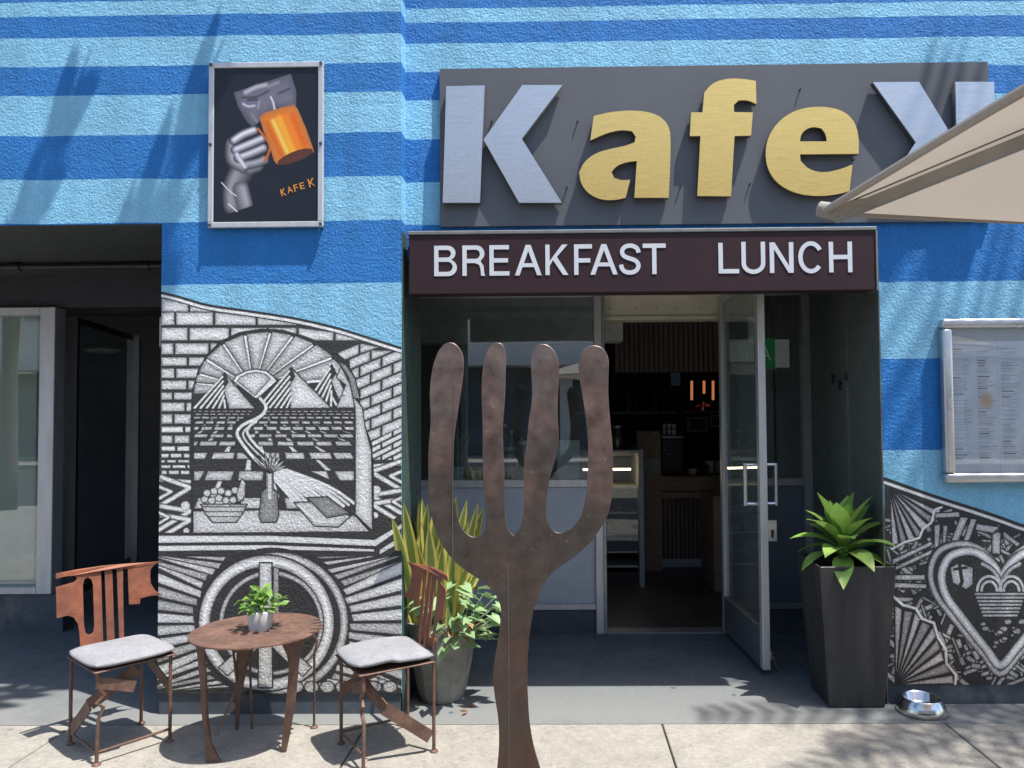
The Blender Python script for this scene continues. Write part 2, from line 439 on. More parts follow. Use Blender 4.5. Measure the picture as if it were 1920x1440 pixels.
# right-hand bricks, slanting
for j in range(15):
    yb = 330 + j * 62 if j < 9 else 330 + 9 * 62 + (j - 9) * 34
    hh = 56 if j < 9 else 29
    off = (j % 2) * 60
    for i in range(4):
        xa, xb = 1020 + off + i * 118, 1020 + off + i * 118 + 112
        sl_ = -.42 if j < 9 else -.5
        f = lambda x, y: (x, y + sl_ * (x - 1200))
        q = [f(xa, yb), f(xb, yb), f(xb, yb + hh), f(xa, yb + hh)]
        if min(p[1] for p in q) < topy(min(xa, 1390)) + 20: q = [(x, max(y, topy(min(x, 1399)) + 28)) for x, y in q]
        mc.poly(q, .85, .8, 7 if j < 9 else 3, 1.8)
# zig-zag bands at both sides
for sx in (0, 1):
    X = (lambda v: v) if sx == 0 else (lambda v: 1420 - v)
    yo = 1070 if sx == 0 else 985
    mc.poly([(X(40), yo), (X(232), yo), (X(232), 1390), (X(40), 1390)], K, 0, ol=0)
    for y0, ln in ((yo + 22, 0), (yo + 88, 1), (yo + 215, 1), (yo + 262, 1)):
        if ln == 0: mc.band([(X(46), y0), (X(222), y0 + 12)], 7, .4, .8, curve=1)
        else: mc.band([(X(40), y0 + 86), (X(222), y0 - 22), (X(66), y0 - 78 + (30 if y0 > yo + 100 else 0))], 10, .35, .8, curve=1)
    mc.band([(X(48), yo + 128), (X(118), yo + 88), (X(48), yo + 60)], 7, .35, .8, curve=1)
    mc.band([(X(48), yo + 262), (X(105), yo + 226), (X(48), yo + 200)], 6, .35, .8, curve=1)
    mc.poly([(X(195) + 26 * math.cos(t), yo + 165 + 26 * math.sin(t)) for t in np.linspace(0, 6.2, 14)], .74, .4, 4, 1)
    mc.poly([(X(200) + 18 * math.cos(t), yo + 300 + 18 * math.sin(t)) for t in np.linspace(0, 6.2, 12)], .74, .4, 4, 1)
# arch opening
ARCH = [(228, 1385), (228, 700), (235, 600), (265, 500), (310, 420), (380, 350), (480, 300), (600, 280), (720, 285), (840, 320), (960, 370), (1060, 450), (1110, 540), (1130, 640), (1150, 760), (1200, 900), (1210, 1050), (1210, 1385)]
mc.poly(ARCH, K, 0, ol=3)
arch_in = [(236, 1380), (236, 700), (246, 600), (275, 505), (322, 425), (390, 358), (485, 312), (600, 294), (715, 300), (830, 335), (935, 385), (1020, 455), (1070, 540), (1095, 640), (1110, 720), (1110, 1380)]
# sun rays
cx, cy = 570, 600
edge = [(236, 640), (245, 570), (262, 520), (300, 440), (395, 355), (515, 305), (655, 292), (780, 312), (895, 358), (1000, 430), (1075, 540)]
for i, (a, b) in enumerate(zip(edge, edge[1:])):
    ia = lerp((cx, cy), a, .28); ib = lerp((cx, cy), b, .28)
    mc.poly([ia, lerp(a, b, .07), lerp(a, b, .93), ib], .86, .75, 12, 2.2, grad=(.0, 1, .25))
    mc.line([lerp(ib, b, .04), lerp(ib, b, .93)], 5.5, .84)
mc.poly([(450, 560), (470, 530), (520, 505), (575, 495), (630, 505), (670, 535), (690, 560), (580, 660)], .74, 0, 1, 3)
mc.poly([(475, 560), (490, 540), (530, 520), (575, 512), (625, 522), (655, 548), (570, 640)], .8, .7, 10, 2, grad=(0, -.4, .3))
# mountains
def mount(px_, py_, x0, x1, yb, cutx):
    mc.poly([(px_, py_), (x1, yb), (cutx, yb), (px_ - 5, py_ + 90), (px_ + 20, py_ + 50)], .86, .7, 13, 3)
    mc.poly([(px_, py_), (px_ + 18, py_ + 50), (px_ - 5, py_ + 90), (cutx, yb), (x0, yb)], K, 0, ol=2)
    n = 6
    for i in range(n):
        a = lerp((px_ - 4, py_ + 14), (x0 + 4, yb - 40), .0); t = i / n
        s0 = (px_ - 10 + i * 2, py_ + 22 + i * (yb - py_) * .13); s1 = (x0 + 8 + i * (cutx - x0) * .17, yb - 6)
        mc.line([s0, s1], 4.6, .72)
mount(985, 470, 830, 1100, 705, 1040)
mc.poly([(1035, 480), (1105, 620), (1108, 705), (1010, 705), (1060, 580), (1010, 540)], .72, .5, 10, 2.5)
mount(405, 515, 236, 575, 712, 430)
mount(765, 485, 580, 990, 712, 760)
# plain of broken slabs
mc.poly([(236, 712), (1110, 705), (1110, 1260), (236, 1260)], K, 0, ol=2)
rg = random.Random(4)
ROWS = [(720, 728), (735, 744), (752, 764), (776, 792), (806, 826), (846, 866), (886, 910), (946, 982), (1046, 1098), (1190, 1250)]
for k_, (ya_, yb_) in enumerate(ROWS):
    wd = 30 + (ya_ - 712) * .42; x = 236 - rg.random() * wd
    while x < 1110:
        xa_, xb_ = max(240, x + 2), min(1106, x + wd * rg.uniform(.78, .94)); sk = (x - 580) * (yb_ - ya_) / 700
        if xb_ - xa_ > 7: mc.poly([(xa_, ya_), (xb_, ya_), (min(1106, xb_ + sk), yb_), (max(240, xa_ + sk), yb_)], rg.uniform(.7, .86), .65, 4 + k_ * .7, 2)
        x += wd
    if k_ + 1 < len(ROWS):
        yn = ROWS[k_ + 1][0]; x = 250 + rg.random() * wd
        while x < 1090:
            sk = (x - 580) * (yn - yb_) / (yb_ - 640); w2 = 8 + k_ * 2.2
            if 240 < x + sk < 1095: mc.poly([(x, yb_ + 2), (x + w2, yb_ + 2), (min(1100, x + w2 * 1.5 + sk), yn - 2), (max(240, x + sk), yn - 2)], .8, .5, 4, 1.6)
            x += wd * rg.uniform(1.0, 1.9)
# winding path
mc.poly([(570, 655), (600, 648), (622, 680), (620, 725), (560, 790), (530, 830), (545, 870), (620, 950), (740, 1010), (900, 1060), (1110, 1160), (1110, 1290), (1010, 1260), (830, 1200), (700, 1120), (590, 1030), (500, 940), (445, 850), (455, 800), (530, 750), (585, 710), (590, 685)], K, 0, ol=2.5)
mc.line([(600, 655), (630, 700), (600, 750), (510, 795), (475, 835), (490, 880), (560, 970), (640, 1040)], 7, .74, curve=6)
mc.line([(620, 735), (545, 800), (530, 840), (570, 900), (650, 975), (720, 1030)], 6, .7, curve=6)
mc.line([(580, 780), (512, 830), (520, 880), (610, 975), (690, 1040)], 4, .66, curve=6)
for i in range(9):
    t = i / 8
    mc.line([(650 + 90 * t, 1050 - 10 * t), (800 + 170 * t, 1190 - 60 * t), (870 + 235 * t, 1280 - 60 * t)], 6.5 if i % 3 else 8.5, .74 - .1 * (i % 2), curve=4)
mc.line([(680, 1090), (790, 1215), (860, 1300)], 9, .74)
# sill
mc.poly([(236, 1262), (690, 1255), (830, 1262), (1110, 1285), (1195, 1378), (236, 1384)], .82, .5, 30, 3, grad=(.0, -.5, .25))
mc.poly([(1098, 640), (1150, 700), (1165, 800), (1200, 940), (1206, 1370), (1112, 1280), (1112, 720)], .80, .6, 12, 3)
mc.poly([(1000, 445), (1060, 470), (1110, 540), (1140, 660), (1100, 650), (1075, 540), (1030, 470)], .34, .5, 8, 3)
# bowl with fruit
mc.poly([(275, 1225), (530, 1225), (505, 1275), (470, 1325), (340, 1325), (300, 1275)], .6, .5, 9, 3)
for k in range(3): mc.line([(285 + k * 14, 1240 + k * 26), (520 - k * 16, 1240 + k * 26)], 2.4, K)
for i in range(12):
    ux, uy = 300 + (i % 6) * 38 + (i // 6) * 12, 1200 - (i // 6) * 42 + 8 * math.sin(i * 2.3)
    mc.poly([(ux + 22 * math.cos(t), uy + 20 * math.sin(t)) for t in np.linspace(0, 6.2, 12)], .74, .6, 5, 2.2)
mc.poly([(470, 1170), (500, 1085), (520, 1110), (515, 1190), (480, 1215)], .6, .5, 5, 2.2)
# bottle with leaves
mc.poly([(600, 1210), (605, 1160), (628, 1140), (628, 1050), (668, 1050), (670, 1140), (692, 1160), (700, 1290), (685, 1325), (605, 1325), (590, 1290)], .3, .6, 8, 3)
mc.line([(650, 1060), (650, 1190)], 8, .6)
for a in range(9):
    an = R(200 + a * 18); mc.poly([(650, 1060), (650 + 60 * math.cos(an) - 8, 1040 + 55 * math.sin(an)), (650 + 105 * math.cos(an), 1035 + 95 * math.sin(an)), (650 + 60 * math.cos(an) + 8, 1050 + 55 * math.sin(an))], .62, .5, 4, 2)
# book
mc.poly([(780, 1215), (905, 1210), (1090, 1290), (1020, 1350), (890, 1345)], .6, .5, 7, 3.2)
mc.poly([(850, 1190), (960, 1185), (1085, 1275), (960, 1300)], .3, .5, 9, 3.2)
mc.line([(800, 1228), (900, 1318), (1030, 1325)], 4, .74)
# upper rim line of the whole mural
mc.line([(x, y + 4) for x, y in TOPC], 7, K, curve=5); mc.line([(x, y + 17) for x, y in TOPC], 6.5, .76, curve=5); mc.line([(x, y + 28) for x, y in TOPC], 3, K, curve=5)
# ledge bands
mc.tf = A2
mc.poly([(0, 60), (1310, 50), (1500, -60), (1500, 170), (1330, 190), (0, 190)], K, 0, ol=0)
mc.poly([(0, 75), (700, 75), (1320, 100), (1490, 0), (1490, 30), (1330, 140), (700, 115), (0, 122)], .76, .3, 5, 2.2)
mc.poly([(0, 135), (700, 130), (1320, 155), (1322, 172), (700, 160), (0, 170)], .76, .25, 5, 2)
mc.poly([(1350, 160), (1490, 70), (1490, 110), (1350, 190)], .7, .3, 5, 2)
# burst behind the ring
pc = (722, 590)
for i in range(56):
    a0 = R(180 + i * 6.43); a1 = R(180 + i * 6.43 + 5.2)
    r0, r1 = 455 + 10 * math.sin(i * 1.7), 470 + 520 * (1 if i % 2 else .86)
    t = rg.uniform(.5, .86) if i % 3 else .86
    q = [(pc[0] + r0 * math.cos(a0), pc[1] + r0 * math.sin(a0)), (pc[0] + r1 * math.cos(a0), pc[1] + r1 * math.sin(a0)), (pc[0] + r1 * math.cos(a1), pc[1] + r1 * math.sin(a1)), (pc[0] + (r0 + 10) * math.cos(a1), pc[1] + (r0 + 10) * math.sin(a1))]
    q = [(x, min(max(y, 195), 985)) for x, y in q]
    mc.poly(q, t, .6, 9, 2.4)
def circ(c, r, n=64, sy=1.0): return [(c[0] + r * math.cos(t), c[1] + r * sy * math.sin(t)) for t in np.linspace(0, 2 * math.pi, n, endpoint=False)]
mc.poly(circ(pc, 440), K, 0, ol=3)
mc.band(circ((752, 590), 392), 17, .25, .62, True, 1)
mc.poly(circ((687, 590), 402), K, 0, ol=3); mc.band(circ((687, 590), 364), 25, .35, .86, True, 1)
mc.band(circ((716, 590), 294), 9, .22, .55, True, 1); mc.poly(circ((724, 590), 276), .04, 0, ol=0)
mc.poly([(645, 235), (720, 235), (724, 970), (638, 970)], .76, .5, 9, 3.5)
mc.poly([(728, 260), (760, 270), (760, 560), (728, 560)], .45, .4, 6, 2)
mc.poly([(640, 640), (640, 735), (460, 900), (405, 850)], .76, .5, 9, 3)
mc.poly([(722, 640), (722, 735), (900, 905), (955, 850)], .76, .5, 9, 3)
for i in range(7): # painted stones along the foot
    x = 860 + i * 92; mc.poly(circ((x, 965), 44, 14, .8), .62, .6, 8, 3)
mc.spray()
IM_PILLAR = mc.image('pillar_mural_paint')

# ---- heart mural on the right wall (the heart mirrored past the frame)
HX0, HX1, HZ0, HZ1 = 1.70, 3.30, .09, 1.20
hc = Canvas(HX0, HX1, HZ0, HZ1, .0022, .12, (.03, .03, .035), 0.0)
A3 = lambda x, y: (1620 + x / 3.13, 860 + y / 3.13)
hc.tf = A3
HT = [(120, 118), (145, 126), (400, 215), (620, 285), (800, 345), (939, 395), (1200, 470), (1700, 560), (2200, 600)]
hc.poly(HT + [(2200, 1350), (120, 1350)], K, 0, ol=0)
rg = random.Random(11)
# scattered planks
for i in range(760):
    x, y = rg.uniform(150, 1950), rg.uniform(230, 1330)
    k = rg.choice([rg.uniform(-30, -15), rg.uniform(60, 75), rg.uniform(-70, -50), rg.uniform(0, 12), rg.uniform(25, 50)]); L = rg.uniform(25, 75); w_ = rg.uniform(8, 17)
    ca, sa = math.cos(R(k)), math.sin(R(k))
    q = [(x + ca * u - sa * v, y + sa * u + ca * v) for u, v in ((-L, -w_), (L, -w_), (L, w_), (-L, w_))]
    if min(p[1] for p in q) < 150 or any(p[1] < 150 + (p[0] - 150) * .31 + 22 for p in q if p[0] < 940) or any(p[1] < 440 for p in q if p[0] > 940): continue
    hc.poly(q, rg.uniform(.45, .82), .75, 7, 3)
# named beams
for q in ([(165, 590), (400, 480), (400, 510), (165, 625)], [(165, 640), (400, 530), (400, 560), (165, 668)], [(415, 320), (560, 310), (565, 345), (415, 350)], [(500, 505), (565, 340), (615, 345), (550, 500)], [(575, 500), (625, 350), (665, 355), (620, 480)],
          [(410, 390), (450, 380), (440, 550), (412, 548)], [(462, 390), (495, 390), (480, 500), (458, 500)], [(750, 430), (805, 430), (800, 565), (750, 560)], [(170, 725), (370, 735), (370, 765), (170, 760)], [(165, 680), (360, 680), (360, 715), (165, 715)], [(660, 380), (800, 400), (760, 440), (650, 420)], [(815, 420), (920, 500), (900, 520), (815, 460)]):
    hc.poly(q, .74, .7, 8, 3.4)
def fan(o, tips, w0):
    for i, (a, b) in enumerate(zip(tips, tips[1:])):
        hc.poly([o, a, lerp(a, b, .8)], .82 if i % 2 == 0 else .5, .7, 9, 3)
hc.poly([(145, 160), (440, 270), (400, 360), (330, 470), (165, 530)], K, 0, ol=0)
fan((150, 172), [(165, 510), (215, 500), (260, 480), (310, 465), (340, 425), (385, 380), (405, 330), (420, 290)], 0)
hc.line([(455, 285), (415, 300), (395, 375), (345, 415), (325, 465), (240, 490), (165, 530)], 5, .78)
hc.poly([(170, 815), (230, 865), (305, 880), (340, 940), (410, 970), (450, 1080), (480, 1200), (530, 1260), (540, 1340), (180, 1340)], K, 0, ol=0)
fan((185, 1330), [(180, 860), (235, 890), (300, 900), (340, 955), (405, 985), (430, 1060), (455, 1130), (475, 1200), (520, 1270), (530, 1335)], 0)
hc.line([(175, 812), (230, 860), (305, 880), (340, 940), (410, 965), (435, 1050), (480, 1120), (485, 1205), (540, 1270), (535, 1335)], 6, .8)
# heart rings
def heart(s, ox=0, oy=0):
    c = (800, 860)
    h = [(800, 745), (770, 670), (720, 600), (640, 560), (560, 570), (490, 620), (455, 700), (460, 780), (510, 870), (590, 985), (700, 1120), (800, 1245),
         (900, 1120), (1010, 985), (1090, 870), (1140, 780), (1145, 700), (1110, 620), (1040, 570), (960, 560), (880, 600), (830, 670)]
    return [(c[0] + (x - c[0]) * s + ox, c[1] + (y - c[1]) * s + oy) for x, y in h]
HC = [(805, 715), (775, 650), (725, 590), (650, 548), (570, 548), (500, 580), (462, 650), (458, 730), (490, 820), (560, 915), (640, 1020), (720, 1120), (800, 1215)]
HC = HC + [(1610 - x, y) for x, y in HC[-2:0:-1]]
hc.poly([(805 + (x - 805) * 1.26, 850 + (y - 850) * 1.2) for x, y in HC], K, 0, ol=4, curve=4)
hc.band([(805 + (x - 805) * 1.185, 855 + (y - 855) * 1.14) for x, y in HC], 13, .22, .6, True, 4)
hc.poly(HC, K, 0, ol=3, curve=4)
hc.band(HC, 18, .35, .84, True, 4)
hc.band([(805 + (x - 805) * .70 , 800 + (y - 800) * .72) for x, y in HC[:4]], 9, .2, .6, False, 4)
hc.band([(805 + (x - 805) * .70 , 800 + (y - 800) * .72) for x, y in HC[-3:]], 9, .2, .6, False, 4)
for dx in (0, 1):
    X = (lambda v: v) if dx == 0 else (lambda v: 1600 - v)
    hc.poly([(X(505), 640), (X(560), 610), (X(640), 640), (X(640), 740), (X(600), 770), (X(520), 730)], .76, .6, 12, 3)
    for r_ in (70, 45): hc.line([(X(735) + r_ * math.cos(t), 775 - r_ * 1.2 * math.sin(t)) for t in np.linspace(0, 3.14, 14)], 6, .6)
    hc.line([(X(560), 620), (X(575), 720), (X(545), 800)], 9, K); hc.line([(X(530), 650), (X(600), 640)], 7, K)
for k in range(7): hc.line([(655 + k * 8, 795 + k * 21), (945 - k * 8, 795 + k * 21)], 4.5, .5)
for i in range(26):
    x, y = rg.uniform(650, 950), rg.uniform(955, 1110)
    if abs(x - 800) < (1150 - y) * .75: hc.poly(circ((x, y), rg.uniform(14, 30), 6, .7), .45, .6, 5, 3)
hc.line([(x, y + 4) for x, y in HT], 9, K, curve=4); hc.line([(x, y + 22) for x, y in HT], 7, .76, curve=4); hc.line([(x, y + 36) for x, y in HT], 4, K, curve=4)
hc.spray()
# rusty overspray low on the left
yy, xx = np.mgrid[0:hc.h, 0:hc.w]; k = np.exp(-((xx - 130) / 130.) ** 2 - ((yy - hc.h + 20) / 110.) ** 2)[..., None] * .6
hc.a[..., :3] = hc.a[..., :3] * (1 - k) + hc.a[..., :3] * np.array((1.0, .74, .56)) * k
IM_HEART = hc.image('heart_mural_paint')

# ---- coffee poster
PX0, PZ1 = U(402, 128, -.03); PX1, PZ0 = U(596, 415, -.03)
pcv = Canvas(PX0, PX1, PZ0, PZ1, .0011, -.03, (.012, .016, .024), 1.0)
pcv.tf = lambda x, y: (380 + x / 4.236, 100 + y / 4.236)
pcv.poly([(245, 310), (700, 160), (745, 300), (742, 440), (600, 430), (470, 520), (400, 590), (350, 540), (280, 420)], (.17, .16, .22), .55, 26, 0, .03)
for pts, w_, c_ in (([(340, 310), (420, 270), (500, 250)], 46, .52), ([(520, 260), (600, 230)], 36, .3), ([(310, 350), (420, 345), (520, 300)], 22, .05), ([(360, 370), (430, 365)], 34, .06), ([(320, 400), (360, 420), (410, 415)], 24, .62),
                   ([(450, 380), (440, 430)], 26, .34), ([(540, 345), (560, 390), (570, 440)], 20, .78), ([(480, 370), (500, 430)], 26, .2), ([(600, 320), (690, 280)], 26, .06), ([(620, 380), (700, 350)], 44, .2), ([(390, 480), (430, 540)], 30, .26), ([(330, 470), (370, 530)], 20, .1)):
    pcv.line(pts, w_ * .36, (c_ * .9, c_ * .87, c_ * .96), soft=w_ * .34, curve=4)
def soft(pts, w, lo, hi, n=9, off=(0, 0)):
    for k in range(n):
        f = k / (n - 1); c = lo + (hi - lo) * f ** 1.2
        pcv.line([(x + off[0] * f, y + off[1] * f) for x, y in pts], w * .6 * (1 - .85 * f), (c * .96, c * .94, c * 1.06), soft=4 + 5 * (1 - f), curve=5)
soft([(330, 900), (270, 1010), (250, 1110), (255, 1200)], 185, .05, .30, off=(-30, 0))
soft([(300, 1080), (330, 1200)], 130, .10, .36, off=(20, -10))
pcv.poly([(130, 1000), (150, 1290), (60, 1300)], (.012, .016, .024), 0, 1, 0); pcv.poly([(415, 1040), (372, 1085), (412, 1205), (500, 1200)], (.012, .016, .024), 0, 1, 0); pcv.poly([(180, 1282), (412, 1203), (430, 1330), (150, 1330)], (.012, .016, .024), 0, 1, 0)
soft([(235, 720), (240, 840), (330, 900)], 110, .06, .38)
soft([(440, 900), (370, 925)], 80, .06, .25)
for fp, hi in (([(250, 690), (320, 645), (405, 612)], .80), ([(262, 765), (370, 720), (465, 680)], .72), ([(285, 830), (380, 795), (480, 752)], .66), ([(350, 885), (430, 868), (488, 845)], .40)):
    pcv.line(fp, 50, (.03, .03, .04), soft=8, curve=5); soft(fp, 66, .10, hi, off=(0, -8))
soft([(270, 800), (300, 850), (335, 900)], 36, .3, .75)
pcv.line([(150, 1025), (205, 1085), (265, 1132)], 4.5, (.7, .68, .74), soft=3, curve=5); pcv.line([(205, 1195), (272, 1255)], 5, (.75, .73, .8), soft=3, curve=5)
pcv.line([(440, 600), (530, 720), (520, 800), (490, 850)], 11, (.55, .12, .012), soft=3, curve=5)
mug = [(450, 510), (560, 450), (690, 415), (755, 440), (875, 745), (865, 790), (760, 850), (620, 885), (565, 850), (530, 720)]
pcv.poly(mug, (.72, .2, .018), .5, 14, 0, .1, curve=2)
for t_, c_, w_ in ((.14, (.62, .13, .012), 20), (.33, (1., .56, .10), 20), (.5, (1., .38, .035), 34), (.66, (.85, .22, .018), 28), (.86, (.72, .13, .012), 24)):
    a = lerp((455, 540), (745, 455), t_); b = lerp((600, 850), (860, 740), t_); pcv.line([lerp(a, b, .08), lerp(a, b, .9)], w_, c_, soft=16)
pcv.poly([(590, 870), (640, 820), (760, 765), (860, 755), (870, 790), (770, 850), (640, 888)], (.11, .035, .02), .4, 8, 0, .03, curve=2)
g_ = 1 + (np.random.RandomState(5).rand(pcv.h, pcv.w, 1).astype(np.float32) - .5) * .3
pcv.a[..., :3] = np.clip(pcv.a[..., :3] * g_, .004, .85)
IM_POSTER = pcv.image('poster_paint')
# ------------------------------------------------------------------ wall paint
LB = (.245, .56, .79); DB = (.022, .19, .54)
BND = [1.324, 1.803, 2.212, 2.545, 2.780, 3.024, 3.236, 3.388, 3.540, 3.655, 3.734, 3.84, 3.92, 4.03, 4.12, 4.25, 4.4, 4.6]
def stripe_wall(name, im=None, rect=None):
    t = NT(name); p = t.pos()
    sp = t.n('ShaderNodeSeparateXYZ'); t.l(p, sp.inputs[0])
    mp = t.n('ShaderNodeMapping'); mp.inputs['Scale'].default_value = (1.2, 1.2, .4); t.l(p, mp.inputs[0])
    w1 = t.math('MULTIPLY', t.math('SUBTRACT', t.noise(mp.outputs[0], 2.2, 2), .5), .018)
    w2 = t.math('MULTIPLY', t.math('SUBTRACT', t.noise(p, 70, 3), .5), .010)
    z = t.math('DIVIDE', t.math('ADD', t.math('ADD', sp.outputs[2], w1), w2), 5.0)
    stops = [(0.0, LB)]; dark = True
    for b in BND: stops.append((b / 5.0, DB if dark else LB)); dark = not dark
    col = t.ramp(z, stops, 'CONSTANT')
    # roller unevenness, weathering
    v = t.ramp(t.noise(p, 3.1, 7, .6), [(.3, .86), (.7, 1.08)])
    ms = t.n('ShaderNodeMapping'); ms.inputs['Scale'].default_value = (5.5, 5.5, .45); t.l(p, ms.inputs[0])
    col = t.mix(1.0, col, t.ramp(t.noise(ms.outputs[0], 1.6, 6, .6), [(.35, .90), (.6, 1.03)]), 'MULTIPLY')
    v2 = t.ramp(t.noise(p, 120, 3, .7), [(.3, .84), (.7, 1.14)])
    col = t.mix(1.0, col, v, 'MULTIPLY'); col = t.mix(1.0, col, v2, 'MULTIPLY')
    if im:
        cx_ = t.n('ShaderNodeCombineXYZ')
        t.l(t.math('DIVIDE', t.math('SUBTRACT', sp.outputs[0], rect[0]), rect[1] - rect[0]), cx_.inputs[0])
        t.l(t.math('DIVIDE', t.math('SUBTRACT', sp.outputs[2], rect[2]), rect[3] - rect[2]), cx_.inputs[1])
        ti = t.n('ShaderNodeTexImage'); ti.image = im; ti.extension = 'CLIP'; t.l(cx_.outputs[0], ti.inputs[0])
        # only on the street face, not on the returns
        ny = t.n('ShaderNodeSeparateXYZ'); t.l(t.n('ShaderNodeNewGeometry').outputs['True Normal'], ny.inputs[0])
        f = t.math('MULTIPLY', ti.outputs[1], t.math('LESS_THAN', ny.outputs[1], -.5))
        col = t.mix(f, col, t.mix(1.0, ti.outputs[0], v2, 'MULTIPLY'))
    h = t.math('ADD', t.noise(p, 75, 5, .62), t.math('MULTIPLY', t.noise(p, 26, 3), .7))
    if im: h = t.math('MULTIPLY', h, t.math('SUBTRACT', 1.0, t.math('MULTIPLY', f, .62)))
    t.set(color=col, rough=.72, spec=.3, normal=t.bump(h, 1.0, .016))
    return t.m
M = {}
M['pillar'] = stripe_wall('striped_stucco_with_mural', IM_PILLAR, (MX0, MX1, MZ0, MZ1))
M['heartwall'] = stripe_wall('striped_stucco_with_heart', IM_HEART, (HX0, HX1, HZ0, HZ1))
M['plinth'] = surf('slate_blue_painted_plinth', (.06, .075, .095), .55, var=.2, dirt=(.16, .15, .14))
M['darkwall'] = surf('dark_green_grey_render', (.105, .122, .118), .6, var=.15, bump=.3)
M['soffit'] = surf('charcoal_soffit', (.05, .055, .055), .7, var=.15)
M['alu'] = surf('brushed_aluminium_frame', (.58, .58, .59), .42, .45, .1, 20, .05, stretch=(1, 1, .15))
M['alud'] = surf('weathered_aluminium', (.34, .35, .36), .45, .6, .15, 14, .05)
M['panel'] = surf('blue_grey_panel_paint', (.42, .46, .51), .35, var=.06, bump=.03)
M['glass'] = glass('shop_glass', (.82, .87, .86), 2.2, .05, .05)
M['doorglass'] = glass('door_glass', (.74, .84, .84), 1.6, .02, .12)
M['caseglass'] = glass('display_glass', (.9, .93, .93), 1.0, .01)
M['maroon'] = surf('maroon_black_fascia_paint', (.030, .014, .018), .6, var=.1, scale=3, bump=.05, spec=.25)
M['white'] = surf('white_enamel', (.78, .78, .8), .4, var=.03, bump=.02)
M['cream'] = surf('cream_painted_steel', (.80, .74, .60), .5, var=.08)
M['greysign'] = surf('grey_sign_board', (.088, .096, .112), .6, var=.08, scale=2, bump=.05)
M['steel'] = surf('brushed_stainless', (.56, .56, .57), .30, .82, .08, 30, .14, 60, .001, stretch=(.2, 1, 6))
M['gold'] = surf('brushed_brass', (.93, .60, .19), .30, .9, .10, 30, .16, 60, .001, stretch=(.2, 1, 6))
M['side'] = surf('dark_letter_return', (.10, .10, .11), .45, .5)
M['black'] = surf('satin_black', (.016, .017, .02), .4, var=.2)
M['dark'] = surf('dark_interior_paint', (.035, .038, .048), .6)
M['wood'] = surf('counter_wood', (.32, .22, .15), .5, var=.25, scale=6, stretch=(1, 1, 8))
M['slat'] = surf('dark_walnut_slats', (.20, .14, .12), .55, var=.25, scale=8, stretch=(5, 5, .5))
M['floorin'] = surf('dark_plank_floor', (.08, .06, .052), .35, var=.25, scale=5, stretch=(6, .6, 1))
M['pipe'] = surf('black_iron_pipe', (.03, .03, .032), .4, .3)

def concrete(name, col, dark, warm, sc=1.0, lit_edge=False):
    t = NT(name); p = t.pos()
    n1 = t.noise(p, 1.7 * sc, 8, .62); n2 = t.noise(p, 9 * sc, 8, .7); n3 = t.noise(p, 140, 3, .7)
    c = t.ramp(n1, [(.28, dark), (.5, col), (.75, warm)])
    c = t.mix(1.0, c, t.ramp(n2, [(.3, .80), (.7, 1.08)]), 'MULTIPLY')
    c = t.mix(1.0, c, t.ramp(n3, [(.28, .62), (.5, 1.0), (.75, 1.16)]), 'MULTIPLY')
    c = t.mix(1.0, c, t.ramp(t.noise(p, 34 * sc, 6, .75), [(.32, .78), (.6, 1.06)]), 'MULTIPLY')
    mv = t.n('ShaderNodeMapping'); mv.inputs['Location'].default_value = (3.3, 1.7, 0); t.l(p, mv.inputs[0])
    ck = t.math('ABSOLUTE', t.math('SUBTRACT', t.noise(mv.outputs[0], 1.1, 7, .62), .5)); c = t.mix(t.ramp(ck, [(.0012, .55), (.003, 0.)]), c, tuple(x * .35 for x in col))
    if lit_edge:      # sunlit strip along the sidewalk edge, lightened in the paint colour
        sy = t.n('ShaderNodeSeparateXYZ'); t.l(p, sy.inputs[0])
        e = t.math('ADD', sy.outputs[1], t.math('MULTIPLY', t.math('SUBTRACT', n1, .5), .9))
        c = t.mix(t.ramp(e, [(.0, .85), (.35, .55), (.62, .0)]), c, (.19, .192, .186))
    # gum spots and oil drops
    vo = t.n('ShaderNodeTexVoronoi'); vo.inputs['Scale'].default_value = 3.1; t.l(p, vo.inputs['Vector'])
    c = t.mix(t.ramp(vo.outputs['Distance'], [(.035, .75), (.055, 0.)]), c, tuple(x * .38 for x in col))
    vo2 = t.n('ShaderNodeTexVoronoi'); vo2.inputs['Scale'].default_value = 11; t.l(p, vo2.inputs['Vector'])
    c = t.mix(t.ramp(vo2.outputs['Distance'], [(.04, .5), (.07, 0.)]), c, tuple(x * .55 for x in col))
    st = t.ramp(t.noise(p, .9, 9, .7), [(.54, 0.), (.66, .35)])
    c = t.mix(st, c, tuple(x * .7 for x in dark))
    h = t.math('ADD', n3, t.math('MULTIPLY', n2, .6))
    t.set(color=c, rough=.85, spec=.25, normal=t.bump(h, .35, .004)); return t.m
M['walk'] = concrete('sidewalk_concrete', (.315, .295, .262), (.255, .24, .215), (.36, .34, .305))
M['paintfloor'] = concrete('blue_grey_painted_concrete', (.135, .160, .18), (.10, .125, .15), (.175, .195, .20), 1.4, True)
M['asphalt'] = concrete('street_asphalt', (.055, .055, .056), (.04, .04, .042), (.07, .068, .066))
M['farground'] = surf('dusty_ground', (.22, .2, .17), .9)
M['concdark'] = surf('joint_filler', (.06, .055, .05), .9)

